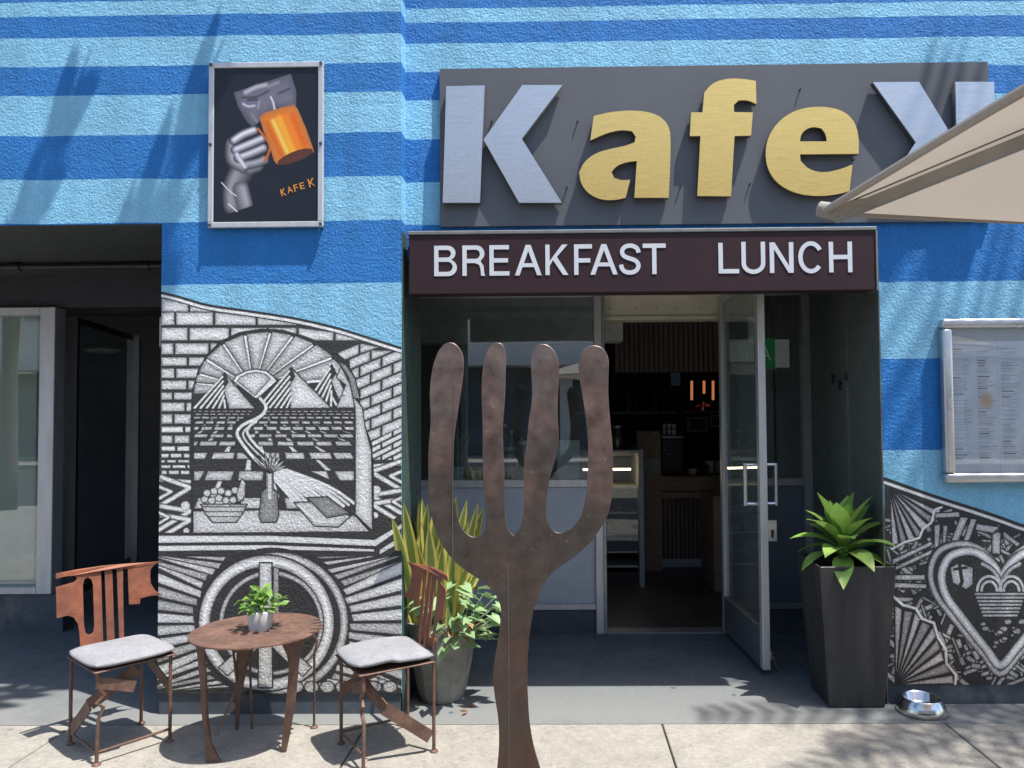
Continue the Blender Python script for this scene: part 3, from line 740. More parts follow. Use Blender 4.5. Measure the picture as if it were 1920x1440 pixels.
# ------------------------------------------------------------------ ground
g = MB().box(-600, 600, -600, 600, -.46, -.30).put('ground', M['farground'], loc=(0, 0, -.3)); tag(g, kind='structure')
g = MB().box(-60, 60, -17.0, -6.0, -.29, -.14).put('road', M['asphalt'], loc=(0, -11, -.14)); tag(g, kind='structure')
g = MB().box(-60, 60, -6.0, -5.8, -.29, -.012).put('kerb', M['walk'], loc=(0, -5.9, 0), bevel=.012); tag(g, kind='structure')
g = MB().box(-60, 60, -21.0, -17.0, -.29, -.01).put('far_pavement', M['walk'], loc=(0, -19, 0)); tag(g, kind='structure')
sw = thing('sidewalk', (0, -3, 0), 'pale concrete sidewalk in front of the cafe with thin joints', None, kind='structure')
MB().box(-14, 14, -5.8, -.13, -.2, -.03).put('joint_bed', M['concdark'], sw)
xs = [-13.9] + [.492 - 1.465 * k for k in range(9, 0, -1)] + [.492 + 1.39 * k for k in range(0, 9)] + [13.9]
for j, (ya, yb) in enumerate([(-2.9, -.135), (-5.8, -2.9)]):
    for a, b in zip(xs, xs[1:]):
        MB().box(a + .004, b - .004, ya + .004, yb - .004, -.15, 0).put('paving_slab', M['walk'], sw, bevel=.004)
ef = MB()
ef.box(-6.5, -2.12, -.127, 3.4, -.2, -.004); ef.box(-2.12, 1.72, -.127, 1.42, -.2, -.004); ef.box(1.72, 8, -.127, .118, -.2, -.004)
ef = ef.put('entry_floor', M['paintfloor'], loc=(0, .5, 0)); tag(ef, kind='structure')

# ------------------------------------------------------------------ cafe building
XL, XP = -2.092, -.826      # pillar edges
bl = thing('cafe_building', (0, .12, 0), 'blue striped stucco cafe building with black and white murals', 'building')
TOP = 5.3
# pillar and the wall over the left opening
MB().box(XL, XP, 0.0, .50, .102, TOP).put('mural_pillar_wall', M['pillar'], bl)
MB().box(XL + .006, XP - .006, .008, .50, -.05, .10).put('pillar_plinth', M['plinth'], bl)
MB().box(-8, XL, .0, .50, 2.552, TOP).put('wall_over_left_bay', M['pillar'], bl)
# sign wall (set back 12 cm) and the heart wall
MB().box(XP, 1.713, .12, .6, 2.38, TOP).put('sign_wall', M['pillar'], bl)
MB().box(1.7132, 8, .12, .14, .095, TOP).put('heart_mural_wall', M['heartwall'], bl)
MB().box(2.01, 8, .142, .6, 0, TOP).put('heart_wall_core', M['darkwall'], bl)
MB().box(XP + .001, XP + .006, .006, .5, -.02, 2.50).put('pillar_side_cladding', surf('bottle_green_trim', (.05, .085, .075), .5), bl)
MB().box(1.720, 8, .128, .6, -.05, .093).put('heart_wall_plinth', M['plinth'], bl)
MB().box(-8, 8, .05, 6, TOP, TOP + .2).put('roof_slab', M['soffit'], bl)
# right return of the entrance
MB().hull8([(1.7125, .1405, -.02), (1.7125, .1405, 2.379), (1.757, 1.5, -.02), (1.757, 1.5, 2.379), (2.0, .1405, -.02), (2.0, .1405, 2.379), (2.0, 1.5, -.02), (2.0, 1.5, 2.379)]).put('entrance_return_wall', M['darkwall'], bl)
MB().box(1.706, 1.7128, .116, .15, 0, 2.16).put('corner_trim', M['darkwall'], bl)
MB().box(1.716, 1.7395, .62, .655, 0, 2.379).put('corner_trim', M['darkwall'], bl)
# entrance left side behind the pillar, ceiling
MB().box(-1.35, XP - .01, .501, .62, -.02, 2.379).put('entrance_side_wall', M['darkwall'], bl)
MB().box(-1.36, -1.30, .62, 1.5, -.02, 2.379).put('entrance_side_wall', M['darkwall'], bl)
MB().box(-1.36, 1.757, .602, 1.6, 2.405, 2.5).put('entrance_soffit', M['soffit'], bl)
MB().box(XP, 1.713, .12, .60, 2.36, 2.379).put('entrance_soffit', M['soffit'], bl)
# left bay
MB().box(-8, XL - .001, .004, 1.549, 2.546, 2.5515).put('left_bay_soffit', M['soffit'], bl)
MB().box(-8, XL + .02, 1.55, 1.75, 2.33, 2.60).put('left_bay_header', M['dark'], bl)
MB().box(XL + .001, XL + .12, .501, 3.4, -.02, 2.552).put('left_bay_side_wall', M['dark'], bl)
MB().box(-8, XL, 3.4, 3.5, -.02, 2.6).put('left_bay_back_wall', M['dark'], bl)
MB().box(-8, XL, 1.76, 3.5, 2.5, 2.552).put('left_bay_soffit', M['dark'], bl)
MB().box(-8, -3.56, 1.5, 1.62, -.02, .268).put('left_bay_base', M['plinth'], bl)
pp = MB().tube([(-6, .95, 2.515), (-3.3, .95, 2.515), (XL + .03, .95, 2.515)], .022, 10)
for x in (-4.4, -3.75, -3.1, -2.55): pp.lathe((x, .95, 2.545), [(.012, -.01), (.012, .012)], 8)
pp.put('ceiling_pipe', M['pipe'], bl, smooth=40)
for x in (-3.55, -2.7, -2.35): MB().tube([(x - .035, .95, 2.515), (x + .035, .95, 2.515)], .03, 12).put('pipe_coupling', M['pipe'], bl, smooth=40)
a_ = U(299, 645, .3); b_ = U(299, 590, .3)
MB().box(XL - .020, XL - .0005, .02, .12, 1.90, 2.06).put('alarm_box', M['alud'], bl, bevel=.004)
# left bay window
wf = thing('shop_window_frame', (-4.4, 1.5, .27), None, None); del_ = wf; wf.parent = bl; wf.location = Vector((-4.4, 1.5, .27)) - bl.location
y0, y1 = 1.48, 1.60
zt, zb = 2.325, .27
MB().box(-3.745, -3.635, y0, y1, zb, zt).put('frame_stile', M['alu'], wf, bevel=.004)
MB().box(-5.3, -3.745, y0, y1, zt - .055, zt).put('frame_rail', M['alu'], wf, bevel=.004)
MB().box(-5.3, -3.745, y0, y1, zb, zb + .05).put('frame_rail', M['alu'], wf, bevel=.004)
MB().box(-5.4, -5.3, y0, y1, zb, zt).put('frame_stile', M['alu'], wf, bevel=.004)
MB().box(-5.3, -3.745, 1.535, 1.541, zb + .05, zt - .055).put('window_pane', M['glass'], wf)
M['blind'] = surf('pale_green_grey_blind', (.66, .70, .60), .8, var=.06, scale=2, stretch=(4, 1, .3))
MB().box(-5.3, -3.9, 1.68, 1.69, zb, 2.3).put('roller_blind', M['blind'], wf)
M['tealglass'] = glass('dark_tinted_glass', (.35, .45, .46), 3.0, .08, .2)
# inward-opened glass panel in the left bay
dp = thing('open_glass_panel', (-3.58, 1.6, .2), None, None); dp.parent = bl; dp.location = Vector((-3.58, 1.6, .2)) - bl.location
a, b = (-3.565, 1.63), (-3.925, 3.05)
MB().wallbox(lerp(a, b, .03), lerp(a, b, .97), .012, .26, 2.22).put('panel_glass', M['tealglass'], dp)
MB().wallbox(b, lerp(b, a, .045), .05, .2, 2.27).put('panel_stile', M['alu'], dp)
MB().wallbox(a, lerp(a, b, .035), .05, .2, 2.27).put('panel_stile', M['black'], dp)
MB().wallbox(lerp(a, b, .035), lerp(a, b, .955), .05, 2.22, 2.27).put('panel_rail', M['black'], dp)
MB().wallbox(lerp(a, b, .035), lerp(a, b, .955), .05, .2, .26).put('panel_rail', M['black'], dp)
MB().box(-2.2, -2.155, 3.33, 3.39, 0, 2.5).put('far_jamb', M['black'], bl)

# storefront of the entrance
sf = thing('storefront', (.2, 1.4, 0), None, None); sf.parent = bl; sf.location = Vector((.2, 1.4, 0)) - bl.location
Y0, Y1 = 1.40, 1.46
zh = 2.40
MB().box(-1.30, .24, Y0, Y1, 2.355, zh).put('head_rail', M['alu'], sf, bevel=.003)
MB().box(.295, 1.13, Y0 + .002, Y1, 2.372, zh).put('head_rail', M['alu'], sf, bevel=.003)
MB().box(1.19, 1.755, Y0, Y1, 2.355, zh).put('head_rail', M['alu'], sf, bevel=.003)
MB().box(.241, .294, Y0 - .015, Y1 + .02, 0, zh).put('door_jamb', M['alu'], sf, bevel=.003)
MB().box(.294, .318, Y0 - .005, Y1, 0, 2.371).put('door_jamb', M['alud'], sf, bevel=.003)
MB().box(1.131, 1.189, Y0 - .01, Y1 + .02, 0, zh).put('door_jamb', M['alu'], sf, bevel=.003)
MB().box(1.70, 1.756, Y0 - .01, Y1, .0, 2.354).put('side_jamb', M['alud'], sf, bevel=.003)
MB().box(-1.30, .24, Y0, Y1, 1.015, 1.068).put('sill_rail', M['alu'], sf, bevel=.003)
MB().box(1.19, 1.70, Y0, Y1, 1.015, 1.068).put('sill_rail', M['alud'], sf, bevel=.003)
MB().box(-1.30, .24, Y0 + .02, Y1 - .01, .205, 1.014).put('spandrel_panel', M['panel'], sf)
M['panel2'] = surf('slate_panel_paint', (.10, .12, .145), .4, var=.06, bump=.03)
MB().box(1.19, 1.70, Y0 + .02, Y1 - .01, .205, 1.014).put('spandrel_panel', M['panel2'], sf)
MB().box(-1.30, .24, Y0 - .004, Y1, .165, .204).put('bottom_rail', M['alu'], sf, bevel=.003)
MB().box(1.19, 1.70, Y0 - .004, Y1, .165, .204).put('bottom_rail', M['alud'], sf, bevel=.003)
MB().box(-1.30, .24, Y0 + .01, Y1, -.02, .164).put('kick_base', M['plinth'], sf)
MB().box(1.19, 1.70, Y0 + .01, Y1, -.02, .164).put('kick_base', M['plinth'], sf)
MB().box(-1.30, .24, 1.428, 1.434, 1.069, 2.354).put('window_pane', M['glass'], sf)
MB().box(1.19, 1.70, 1.428, 1.434, 1.069, 2.354).put('window_pane', M['glass'], sf)
MB().box(.32, 1.13, Y0, Y1 + .05, -.02, .010).put('threshold', M['alud'], sf)
# rolled shutter box behind the door head
sb = MB(); sb.box(.30, 1.22, 1.53, 1.70, 2.20, 2.40); sb.put('shutter_box', M['cream'], sf, bevel=.006)
MB().box(.30, 1.22, 1.50, 1.529, 2.365, 2.40).put('shutter_guide', M['cream'], sf)
MB().box(.30, 1.22, 1.515, 1.529, 2.205, 2.225).put('shutter_guide', M['cream'], sf)
for x in (.36, .55, .7, .85, 1.02): MB().lathe((x, 1.527, 2.28), [(.004, -.004), (.004, .004)], 6).put('rivet', M['black'], sf)
# glass door standing open into the entrance
dr = thing('glass_door', (1.16, 1.40, 0), None, None); dr.parent = bl; dr.location = Vector((1.16, 1.40, 0)) - bl.location
H0 = Vector((1.155, 1.385)); O0 = Vector((1.212, .535))
def dl(t, off=0.0):
    d = O0 - H0; n = Vector((-d.y, d.x)).normalized(); p = H0 + d * t + n * off; return (p.x, p.y)
def dbox(t0, t1, th, z0, z1, off=0.0):
    a = dl(t0, off); b = dl(t1, off); return MB().wallbox(a, b, -th, z0, z1)
dbox(0, .062, .045, .035, 2.345).put('door_stile', M['alu'], dr, bevel=.003)
dbox(.938, 1, .045, .035, 2.345).put('door_stile', M['alu'], dr, bevel=.003)
dbox(.062, .938, .045, 2.29, 2.345).put('door_rail', M['alu'], dr, bevel=.003)
dbox(.062, .938, .045, .035, .27).put('door_bottom_rail', M['panel2'], dr, bevel=.003)
dbox(.062, .938, .008, .27, 2.29, -.018).put('door_pane', M['doorglass'], dr)
for sgn in (1, -1):
    hb = MB(); off = .0 if sgn > 0 else -.045; o2 = .07 if sgn > 0 else -.115
    p = [(*dl(.93, off), 1.22), (*dl(.93, o2), 1.22), (*dl(.93, o2), .99), (*dl(.93, off), .99)]
    hb.tube(p[:2], .011, 8); hb.tube([Vector(p[1]) + Vector((0, 0, .01)), Vector(p[2]) - Vector((0, 0, .01))], .013, 10); hb.tube(p[2:], .011, 8)
    hb.put('pull_handle', M['steel'], dr, smooth=40)
MB().box(dl(1)[0] - .003, dl(1)[0] + .047, .531, .534, .78, .90).put('lock_plate', M['steel'], dr)
MB().box(dl(1)[0] + .014, dl(1)[0] + .030, .528, .5305, .80, .845).put('lock_slot', M['black'], dr)
MB().tube([(*dl(.97, .02), .10), (*dl(.90, .07), .012)], .008, 8).put('kick_stop', M['steel'], dr, smooth=40)
MB().box(dl(.95)[0] - .012, dl(.95)[0] + .02, dl(.95)[1] - .01, dl(.95)[1] + .04, .085, .13).put('stop_bracket', M['steel'], dr)
cl = MB(); cl.bar((.98, 1.37, 2.352), (1.19, 1.16, 2.352), .05, .035); cl.bar((1.14, 1.37, 2.352), (1.14, 1.39, 2.352), .10, .04)
cl.put('door_closer', M['cream'], dr)
# three small metal hooks on the return wall
for dy, dz in ((.02, 1.745), (.14, 1.70), (.25, 1.745)):
    MB().tube([(1.735, .62 + dy, dz), (1.71, .60 + dy, dz + .02), (1.712, .60 + dy, dz - .02), (1.725, .61 + dy, dz - .03)], .008, 6).put('wall_hook', M['black'], bl, smooth=40)
# ------------------------------------------------------------------ interior
def UB(x0, x1, ya, yb, y):       # photo rectangle on a real depth plane -> x0, x1, z0, z1
    a = U(x0, yb, y); b = U(x1, ya, y); return (a[0], b[0], max(a[1], .0), b[1])
MB().box(-1.75, 2.6, 1.47, 7.0, -.15, .006).put('interior_floor', M['floorin'], bl)
MB().box(-1.8, 2.6, 6.9, 7.0, 0, 3.1).put('interior_back_wall', M['dark'], bl)
MB().box(-1.85, -1.75, 1.47, 7.0, 0, 3.1).put('interior_side_wall', surf('interior_side_paint', (.3, .3, .29), .7), bl)
MB().box(2.5, 2.6, 1.5, 7.0, 0, 3.1).put('interior_side_wall', M['dark'], bl)
MB().box(-1.85, 2.6, 1.62, 7.0, 3.0, 3.1).put('interior_ceiling', surf('interior_ceiling_paint', (.7, .7, .66), .8), bl)
MB().box(-1.85, 2.6, 1.47, 1.62, 2.42, 3.1).put('interior_lintel', M['dark'], bl)
# slatted bulkhead over the bar
bh = thing('slatted_bulkhead', (1.0, 3.2, 2.3), 'dark walnut slatted bulkhead hanging over the cafe bar', 'bulkhead')
bx = UB(1150, 1520, 600, 699, 3.2)
MB().box(.52, bx[1], 3.215, 3.30, bx[2], 3.0).put('backing_board', M['black'], bh)
x = .52; k = 0
while x < bx[1]:
    MB().box(x, x + .034, 3.185 + .004 * math.sin(k * 2.1), 3.2145, bx[2] + .003, 2.99).put('slat', M['slat'], bh); x += .046; k += 1
MB().box(-1.74, U(1168, 620, 2.2)[0], 2.2, 2.45, U(1000, 640, 2.2)[1], 2.99).put('dropped_soffit', surf('chalky_white_soffit', (.80, .80, .76), .8), bl)
MB().box(-.26, -.21, 2.185, 2.199, U(1000, 640, 2.2)[1], 2.99).put('soffit_batten', M['white'], bl)
# bar counter
ct = thing('bar_counter', (1.1, 3.7, 0), 'wooden cafe bar counter with vertical slats on its front', 'counter')
q = UB(1205, 1345, 930, 1048, 3.6)
zt_ = U(1270, 893, 3.6)[1]; zl = U(1270, 921, 3.6)[1]; zl2 = U(1270, 933, 3.6)[1]
cx0, cx1 = q[0], 2.4
MB().box(cx0, cx1, 3.62, 4.3, .0, zl2).put('counter_body', M['black'], ct)
MB().box(cx0 - .01, cx1, 3.50, 4.3, zl2, zl).put('counter_ledge', M['wood'], ct, bevel=.004)
MB().box(cx0, cx1, 3.58, 4.3, zl, zt_).put('counter_upstand', M['wood'], ct, bevel=.004)
x = cx0 + .01
while x < 1.75:
    MB().box(x, x + .028, 3.60, 3.6195, .09, zl2 - .001).put('front_slat', M['slat'], ct); x += .041
MB().box(cx0, cx1, 3.605, 3.618, .01, .088).put('counter_kick', M['panel'], ct)
q2 = UB(1340, 1365, 930, 1112, 2.6)
sc = MB().box(q2[0], q2[1] + .2, 2.6, 3.2, 0.006, q2[3]).put('side_cabinet', M['wood'], loc=(q2[0], 2.6, .006), bevel=.004)
tag(sc, 'low plain wooden cabinet just inside the cafe door', 'cabinet')
# tall menu stand (board with paper) at the counter's left end
ms = thing('order_stand', (.9, 3.45, 0), 'brown order stand with a grey printed sheet beside the bar', 'stand')
a = UB(1194, 1238, 808, 858, 3.45); b = UB(1195, 1238, 858, 886, 3.45); c = UB(1203, 1240, 887, 930, 3.45)
M['kraft'] = surf('kraft_brown_board', (.34, .26, .18), .8)
MB().box(a[0], a[1], 3.44, 3.48, a[2], a[3]).put('board', M['kraft'], ms); MB().box(b[0], b[1], 3.43, 3.48, b[2], b[3] - .002).put('sheet', surf('grey_print', (.36, .37, .37), .7, var=.3, scale=30), ms)
MB().box(c[0], c[1], 3.45, 3.62, 0.006, c[3]).put('pedestal', M['wood'], ms)
# refrigerated display case
dc = thing('display_case', (.6, 2.9, 0), 'glass fronted refrigerated display case left of the bar', 'display case')
d = UB(1115, 1196, 850, 1080, 2.8)
MB().box(.16, d[1], 2.85, 3.5, .006, .12).put('case_base', M['black'], dc)
MB().box(.16, d[1], 3.45, 3.5, .12, d[3]).put('case_back', M['black'], dc)
MB().box(.16, d[1], 2.80, 3.5, d[3], d[3] + .03).put('case_top', M['alud'], dc, bevel=.004)
MB().box(d[1], d[1] + .045, 2.76, 3.5, .006, d[3] + .04).put('case_end_panel', M['panel'], dc, bevel=.004)
for yy0, lab in ((915, 0), (962, 1), (1002, 2), (1035, 3), (1062, 4)):
    z = U(1170, yy0, 2.9)[1]
    MB().box(.17, d[1] - .005, 2.86, 3.44, z, z + .015).put('case_shelf', M['alu'], dc)
MB().box(.17, d[1] - .005, 2.815, 2.823, .30, d[3] - .01).put('case_glass', M['caseglass'], dc)
MB().bar((.2, 2.86, U(1160, 880, 2.86)[1]), (d[1] - .06, 2.86, U(1160, 880, 2.86)[1]), .02, .016).put('light_strip', emit('warm_strip_light', (1, .72, .38), 9), dc)
cup = NT('pastry_brown').set(color=(.35, .19, .08), rough=.7).m
for i in range(7):
    x = .25 + (i % 4) * .09; z = U(1170, (962, 1002)[i // 4], 2.9)[1] + .016
    t = MB().lathe((x, 3.0, z), [(.028, 0), (.036, .02), (.03, .04), (.012, .05)], 10).put('pastry', cup, loc=(x, 3.0, z), smooth=40)
    tag(t, '%s round brown pastry from the left on the %s display case shelf' % (['first', 'second', 'third', 'fourth'][i % 4], ['upper', 'lower'][i // 4]), 'pastry', 'pastries in the display case')
# things on the case top: jars and cups
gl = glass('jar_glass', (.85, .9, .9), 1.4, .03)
def jar(x, y, z, r, h, label, lidm=None, fillm=None):
    t = thing('glass_jar', (x, y, z), label, 'jar', 'glass jars inside the cafe')
    MB().lathe((0, 0, 0), [(r, 0), (r, h * .8), (r * .75, h * .9), (r * .75, h)], 14).put('jar_body', gl, t, smooth=40, wc=False)
    MB().lathe((0, 0, h + .001), [(r * .8, 0), (r * .8, h * .1)], 14).put('lid', lidm or M['alu'], t, smooth=40, wc=False)
    if fillm: MB().lathe((0, 0, .004), [(r * .92, 0), (r * .92, h * .6)], 12).put('contents', fillm, t, smooth=40, wc=False)
jm = [NT('beans').set(color=(.09, .045, .02), rough=.7).m, NT('oats').set(color=(.55, .44, .28), rough=.9).m, NT('tea').set(color=(.2, .12, .05), rough=.9).m]
topz = d[3] + .032
for i, (x, s) in enumerate(((.26, 1), (.40, .8), (.52, 1.1))):
    jar(x, 3.05, topz, .045 * s, .17 * s, ['left jar of dark beans on the display case top', 'smallest jar on the display case, between two larger ones', 'tallest jar on the display case next to the order stand'][i], fillm=jm[i])
# shelves on the back wall
sh = thing('wall_shelf', (.9, 6.6, 0), 'long dark shelf with bottles high on the back wall', 'shelf')
zz = U(1200, 772, 6.5)[1]
MB().box(.2, 1.6, 6.5, 6.88, zz - .03, zz).put('shelf_board', M['alud'], sh); MB().box(1.66, 3.0 - .6, 6.5, 6.88, zz - .03, zz).put('shelf_board', M['alud'], sh)
for x in (.5, 1.4, 1.9): MB().box(x, x + .02, 6.55, 6.88, zz - .2, zz - .031).put('bracket', M['black'], sh)
bm_ = [surf('amber_bottle', (.22, .08, .03), .15), surf('green_bottle', (.03, .10, .05), .15), surf('clear_bottle', (.3, .32, .33), .15)]
for i in range(16):
    x = .3 + i * .125 + (.02 if i % 3 else 0)
    if x > 2.3 or 1.6 < x < 1.7: continue
    h = .2 + .05 * ((i * 7) % 3)
    t = MB().lathe((x, 6.6, zz + .001), [(.032, 0), (.034, h * .6), (.013, h * .78), (.013, h)], 10).put('bottle', bm_[i % 3], loc=(x, 6.6, zz), smooth=40)
    tag(t, ['amber', 'green', 'clear'][i % 3] + ' bottle on the back wall shelf, number %s from its left end' % ['one', 'two', 'three', 'four', 'five', 'six', 'seven', 'eight', 'nine', 'ten', 'eleven', 'twelve', 'thirteen', 'fourteen', 'fifteen', 'sixteen'][i], 'bottle', 'bottles on the back shelf')
# warm lit tube lamps above the bar
lm = emit('copper_lamp_glow', (1, .36, .14), .22)
for i, pxx in enumerate((1297, 1320, 1337)):
    a = U3(pxx, 714, 5.5); b = U3(pxx, 750 if i != 1 else 738, 5.5)
    t = thing('tube_lamp', a, ['leftmost warm tube lamp glowing over the bar', 'middle and shortest warm tube lamp over the bar', 'rightmost warm tube lamp glowing over the bar'][i], 'lamp', 'tube lamps over the bar')
    MB().tube([a, b], .016, 10).put('lamp_tube', lm, t, smooth=40)
    MB().tube([a + Vector((0, 0, .001)), (a.x, a.y, 3.0)], .004, 6).put('lamp_cord', M['black'], t)
cz = U3(1318, 762, 5.4)
t = MB().lathe(cz, [(.012, .06), (.10, .0), (.095, -.05), (.02, -.06)], 16).put('copper_pendant', surf('copper', (.5, .2, .1), .3, .9), loc=cz, smooth=40); tag(t, 'small copper pendant dome hanging below the tube lamps', 'pendant')
# blue notice and framed pictures on the back wall
a = UB(1258, 1275, 699, 723, 3.182); t = MB().box(a[0], a[1], 3.17, 3.183, a[2], a[3]).put('notice_card', surf('blue_notice', (.12, .22, .36), .6, var=.3, scale=40), loc=(a[0], 3.17, a[2])); tag(t, 'small pale blue notice card hanging at the slatted bulkhead edge', 'notice')
for i, (r_, lab) in enumerate((((1289, 1326, 782, 810), 'framed dark picture low on the back wall, left one'), ((1331, 1362, 778, 800), 'framed dark picture on the back wall nearest the door leaf'), ((1243, 1270, 822, 860), 'black machine with small silver dials on the bar'))):
    a = UB(*r_, 5.6 if i < 2 else 3.9)
    if i < 2:
        t = thing('picture_frame', (a[0], 5.6, a[2]), lab, 'picture'); w_ = .018
        MB().box(a[0] + w_, a[1] - w_, 5.6, 5.61, a[2] + w_, a[3] - w_).put('picture', surf('dim_print', (.05, .055, .06), .5, var=.6, scale=12), t)
        for x0_, x1_, z0_, z1_ in ((a[0], a[1], a[3] - w_, a[3]), (a[0], a[1], a[2], a[2] + w_), (a[0], a[0] + w_, a[2] + w_, a[3] - w_), (a[1] - w_, a[1], a[2] + w_, a[3] - w_)):
            MB().box(x0_, x1_, 5.585, 5.615, z0_, z1_).put('frame_bar', M['alud'], t)
    else:
        t = thing('espresso_machine', (a[0], 3.9, zt_), lab, 'machine')
        MB().box(a[0] - .02, a[1] + .05, 3.85, 4.2, zt_ + .002, a[3]).put('machine_body', M['black'], t, bevel=.01)
        MB().box(a[0] - .02, a[1] + .05, 3.84, 4.2, a[3] + .001, a[3] + .03).put('machine_top', M['alud'], t, bevel=.004)
        for k in range(5): MB().lathe((a[0] + .02 + (k % 3) * .035, 3.843, a[3] - .06 - (k // 2) * .05), [(.011, -.006), (.011, .006)], 10).put('dial', M['alu'], t)
# white cup, small plant and wire tray on the bar
z = zt_ + .002
a = U3(1298, 890, 3.8)
t = MB().lathe((a.x, 3.8, z), [(.035, 0), (.045, .055), (.04, .055), (.03, .008)], 16, True, True).put('white_cup', M['white'], loc=(a.x, 3.8, z), smooth=40); tag(t, 'small white cup on the bar counter', 'cup')
green = surf('houseplant_green', (.05, .12, .03), .5, var=.5, scale=20)
t = thing('bar_plant', (a.x + .14, 3.85, z), 'small leafy plant in a dark pot on the bar counter', 'plant')
MB().lathe((0, 0, 0), [(.03, 0), (.04, .05)], 12).put('pot', M['black'], t, wc=False)
lf = MB()
for i in range(26):
    an = rnd.uniform(0, 6.28); lf.leaf((0, 0, .05), (math.cos(an), math.sin(an), rnd.uniform(.2, 1.2)), rnd.uniform(.06, .12), .03, .8, seg=3)
lf.put('foliage', green, t, wc=False)
# behind the left window: ledge with goods
lg = thing('window_ledge', (-.3, 1.55, 0), 'grey display ledge behind the big shop window', 'ledge')
MB().box(-1.29, .22, 1.50, 1.95, 1.00, 1.04).put('ledge_top', M['alud'], lg); MB().box(-1.29, .22, 1.90, 1.94, .01, .999).put('ledge_back', M['dark'], lg)
a = UB(1042, 1090, 822, 893, 1.62)
t = thing('emblem_frame', (a[0], 1.62, 1.042), 'black framed certificate with a round emblem standing in the shop window', 'picture'); w_ = .012; z0_ = 1.042; z1_ = a[3]
MB().box(a[0] + w_, a[1] - w_, 1.62, 1.628, z0_ + w_, z1_ - w_).put('certificate', surf('pale_certificate', (.80, .86, .84), .6, var=.12, scale=14), t)
for q_ in ((a[0], a[1], z1_ - w_, z1_), (a[0], a[1], z0_, z0_ + w_), (a[0], a[0] + w_, z0_ + w_, z1_ - w_), (a[1] - w_, a[1], z0_ + w_, z1_ - w_)): MB().box(q_[0], q_[1], 1.612, 1.632, q_[2], q_[3]).put('frame_bar', M['black'], t)
ring = MB(); cxx, czz = (a[0] + a[1]) / 2, (z0_ + z1_) / 2 + .03
ring.tube([(cxx + .045 * math.cos(k), 1.6185, czz + .045 * math.sin(k)) for k in np.linspace(0, 6.283, 24)], .003, 5); ring.tube([(cxx - .02, 1.6185, czz - .02), (cxx, 1.6185, czz + .025), (cxx + .02, 1.6185, czz - .02)], .004, 5); ring.put('emblem', M['panel'], t)
a = U3(985, 890, 1.7)
for i, (dx, h, lab) in enumerate(((-.16, .30, 'tall glass jar with pale contents in the shop window'), (-.05, .22, 'medium jar of oats in the shop window beside the certificate'), (.06, .26, 'slim jar of dark beans in the window nearest the certificate'))):
    jar(-.33 + dx, 1.72, 1.041, .055, h, lab, fillm=jm[(i + 1) % 3])
for i, dx in enumerate((-.62, -.52)):
    t = MB().lathe((dx, 1.65, 1.041), [(.03, 0), (.05, .04), (.052, .07), (.046, .07), (.03, .01)], 16).put('teacup', M['white'], loc=(dx, 1.65, 1.041), smooth=40)
    tag(t, ['left white teacup standing in the shop window', 'right white teacup standing in the shop window'][i], 'cup', 'teacups in the shop window')
t = thing('window_plant', (-.78, 1.7, 1.041), 'snake plant in a white pot behind the shop window', 'plant')
MB().lathe((0, 0, 0), [(.06, 0), (.075, .1)], 16).put('pot', M['white'], t, wc=False, smooth=40)
lf = MB()
for i in range(14):
    an = rnd.uniform(0, 6.28); lf.leaf((.03 * math.cos(an), .03 * math.sin(an), .09), (.35 * math.cos(an), .35 * math.sin(an), 1), rnd.uniform(.25, .45), .05, .1, seg=4, twist=rnd.uniform(-.6, .6))
lf.put('foliage', green, t, wc=False)
lp_ = U3(196, 658, 2.9)
t = thing('oval_lamp', lp_, 'small lit oval ceiling lamp glimmering behind the dark glass in the left bay', 'lamp')
MB().lathe((0, 0, 0), [(.02, .03), (.13, .012), (.15, 0), (.12, -.012), (.02, -.016)], 20).put('lamp_bowl', emit('dim_lamp_glow', (1, .86, .6), .55), t, wc=False, smooth=40)
MB().tube([(0, 0, .031), (0, 0, 2.5 - lp_.z)], .005, 6).put('lamp_cord', M['black'], t, wc=False)
ordn = ['leftmost', 'second', 'third', 'fourth', 'rightmost']
for i in range(5):      # bottles between the jars and the window plant
    x = -.47 + i * .052 - (.0 if i < 3 else -.02); h = .24 + .05 * ((i * 3) % 4); yb_ = 1.80 + .03 * (i % 2)
    t = thing('syrup_bottle', (x, yb_, 1.041), '%s %s syrup bottle on the ledge behind the shop window' % (ordn[i], ['amber', 'green', 'clear'][i % 3]), 'bottle', 'syrup bottles in the shop window')
    MB().lathe((0, 0, 0), [(.022, 0), (.023, h * .6), (.009, h * .78), (.009, h)], 12).put('bottle_body', bm_[i % 3], t, wc=False, smooth=40)
    MB().box(-.018, .018, -.0245, -.0232, h * .15, h * .42).put('paper_label', M['kraft'], t, wc=False)
    MB().lathe((0, 0, h + .001), [(.011, 0), (.011, .02)], 10).put('cap', M['white'], t, wc=False)
for i in range(6):      # cups stacked on the machine
    cx_, cz_ = 0, 0
    p_ = U3(1246 + (i % 3) * 9, 817, 3.95); z_ = p_.z + .012 + .06 * (i // 3)
    t = MB().lathe((p_.x, 3.95, z_), [(.016, 0), (.023, .05), (.021, .05), (.014, .006)], 14).put('paper_cup', M['white'], loc=(p_.x, 3.95, z_), smooth=40)
    tag(t, '%s white cup in the %s row on top of the espresso machine' % (['left', 'middle', 'right'][i % 3], ['lower', 'upper'][i // 3]), 'cup', 'cups on the espresso machine')
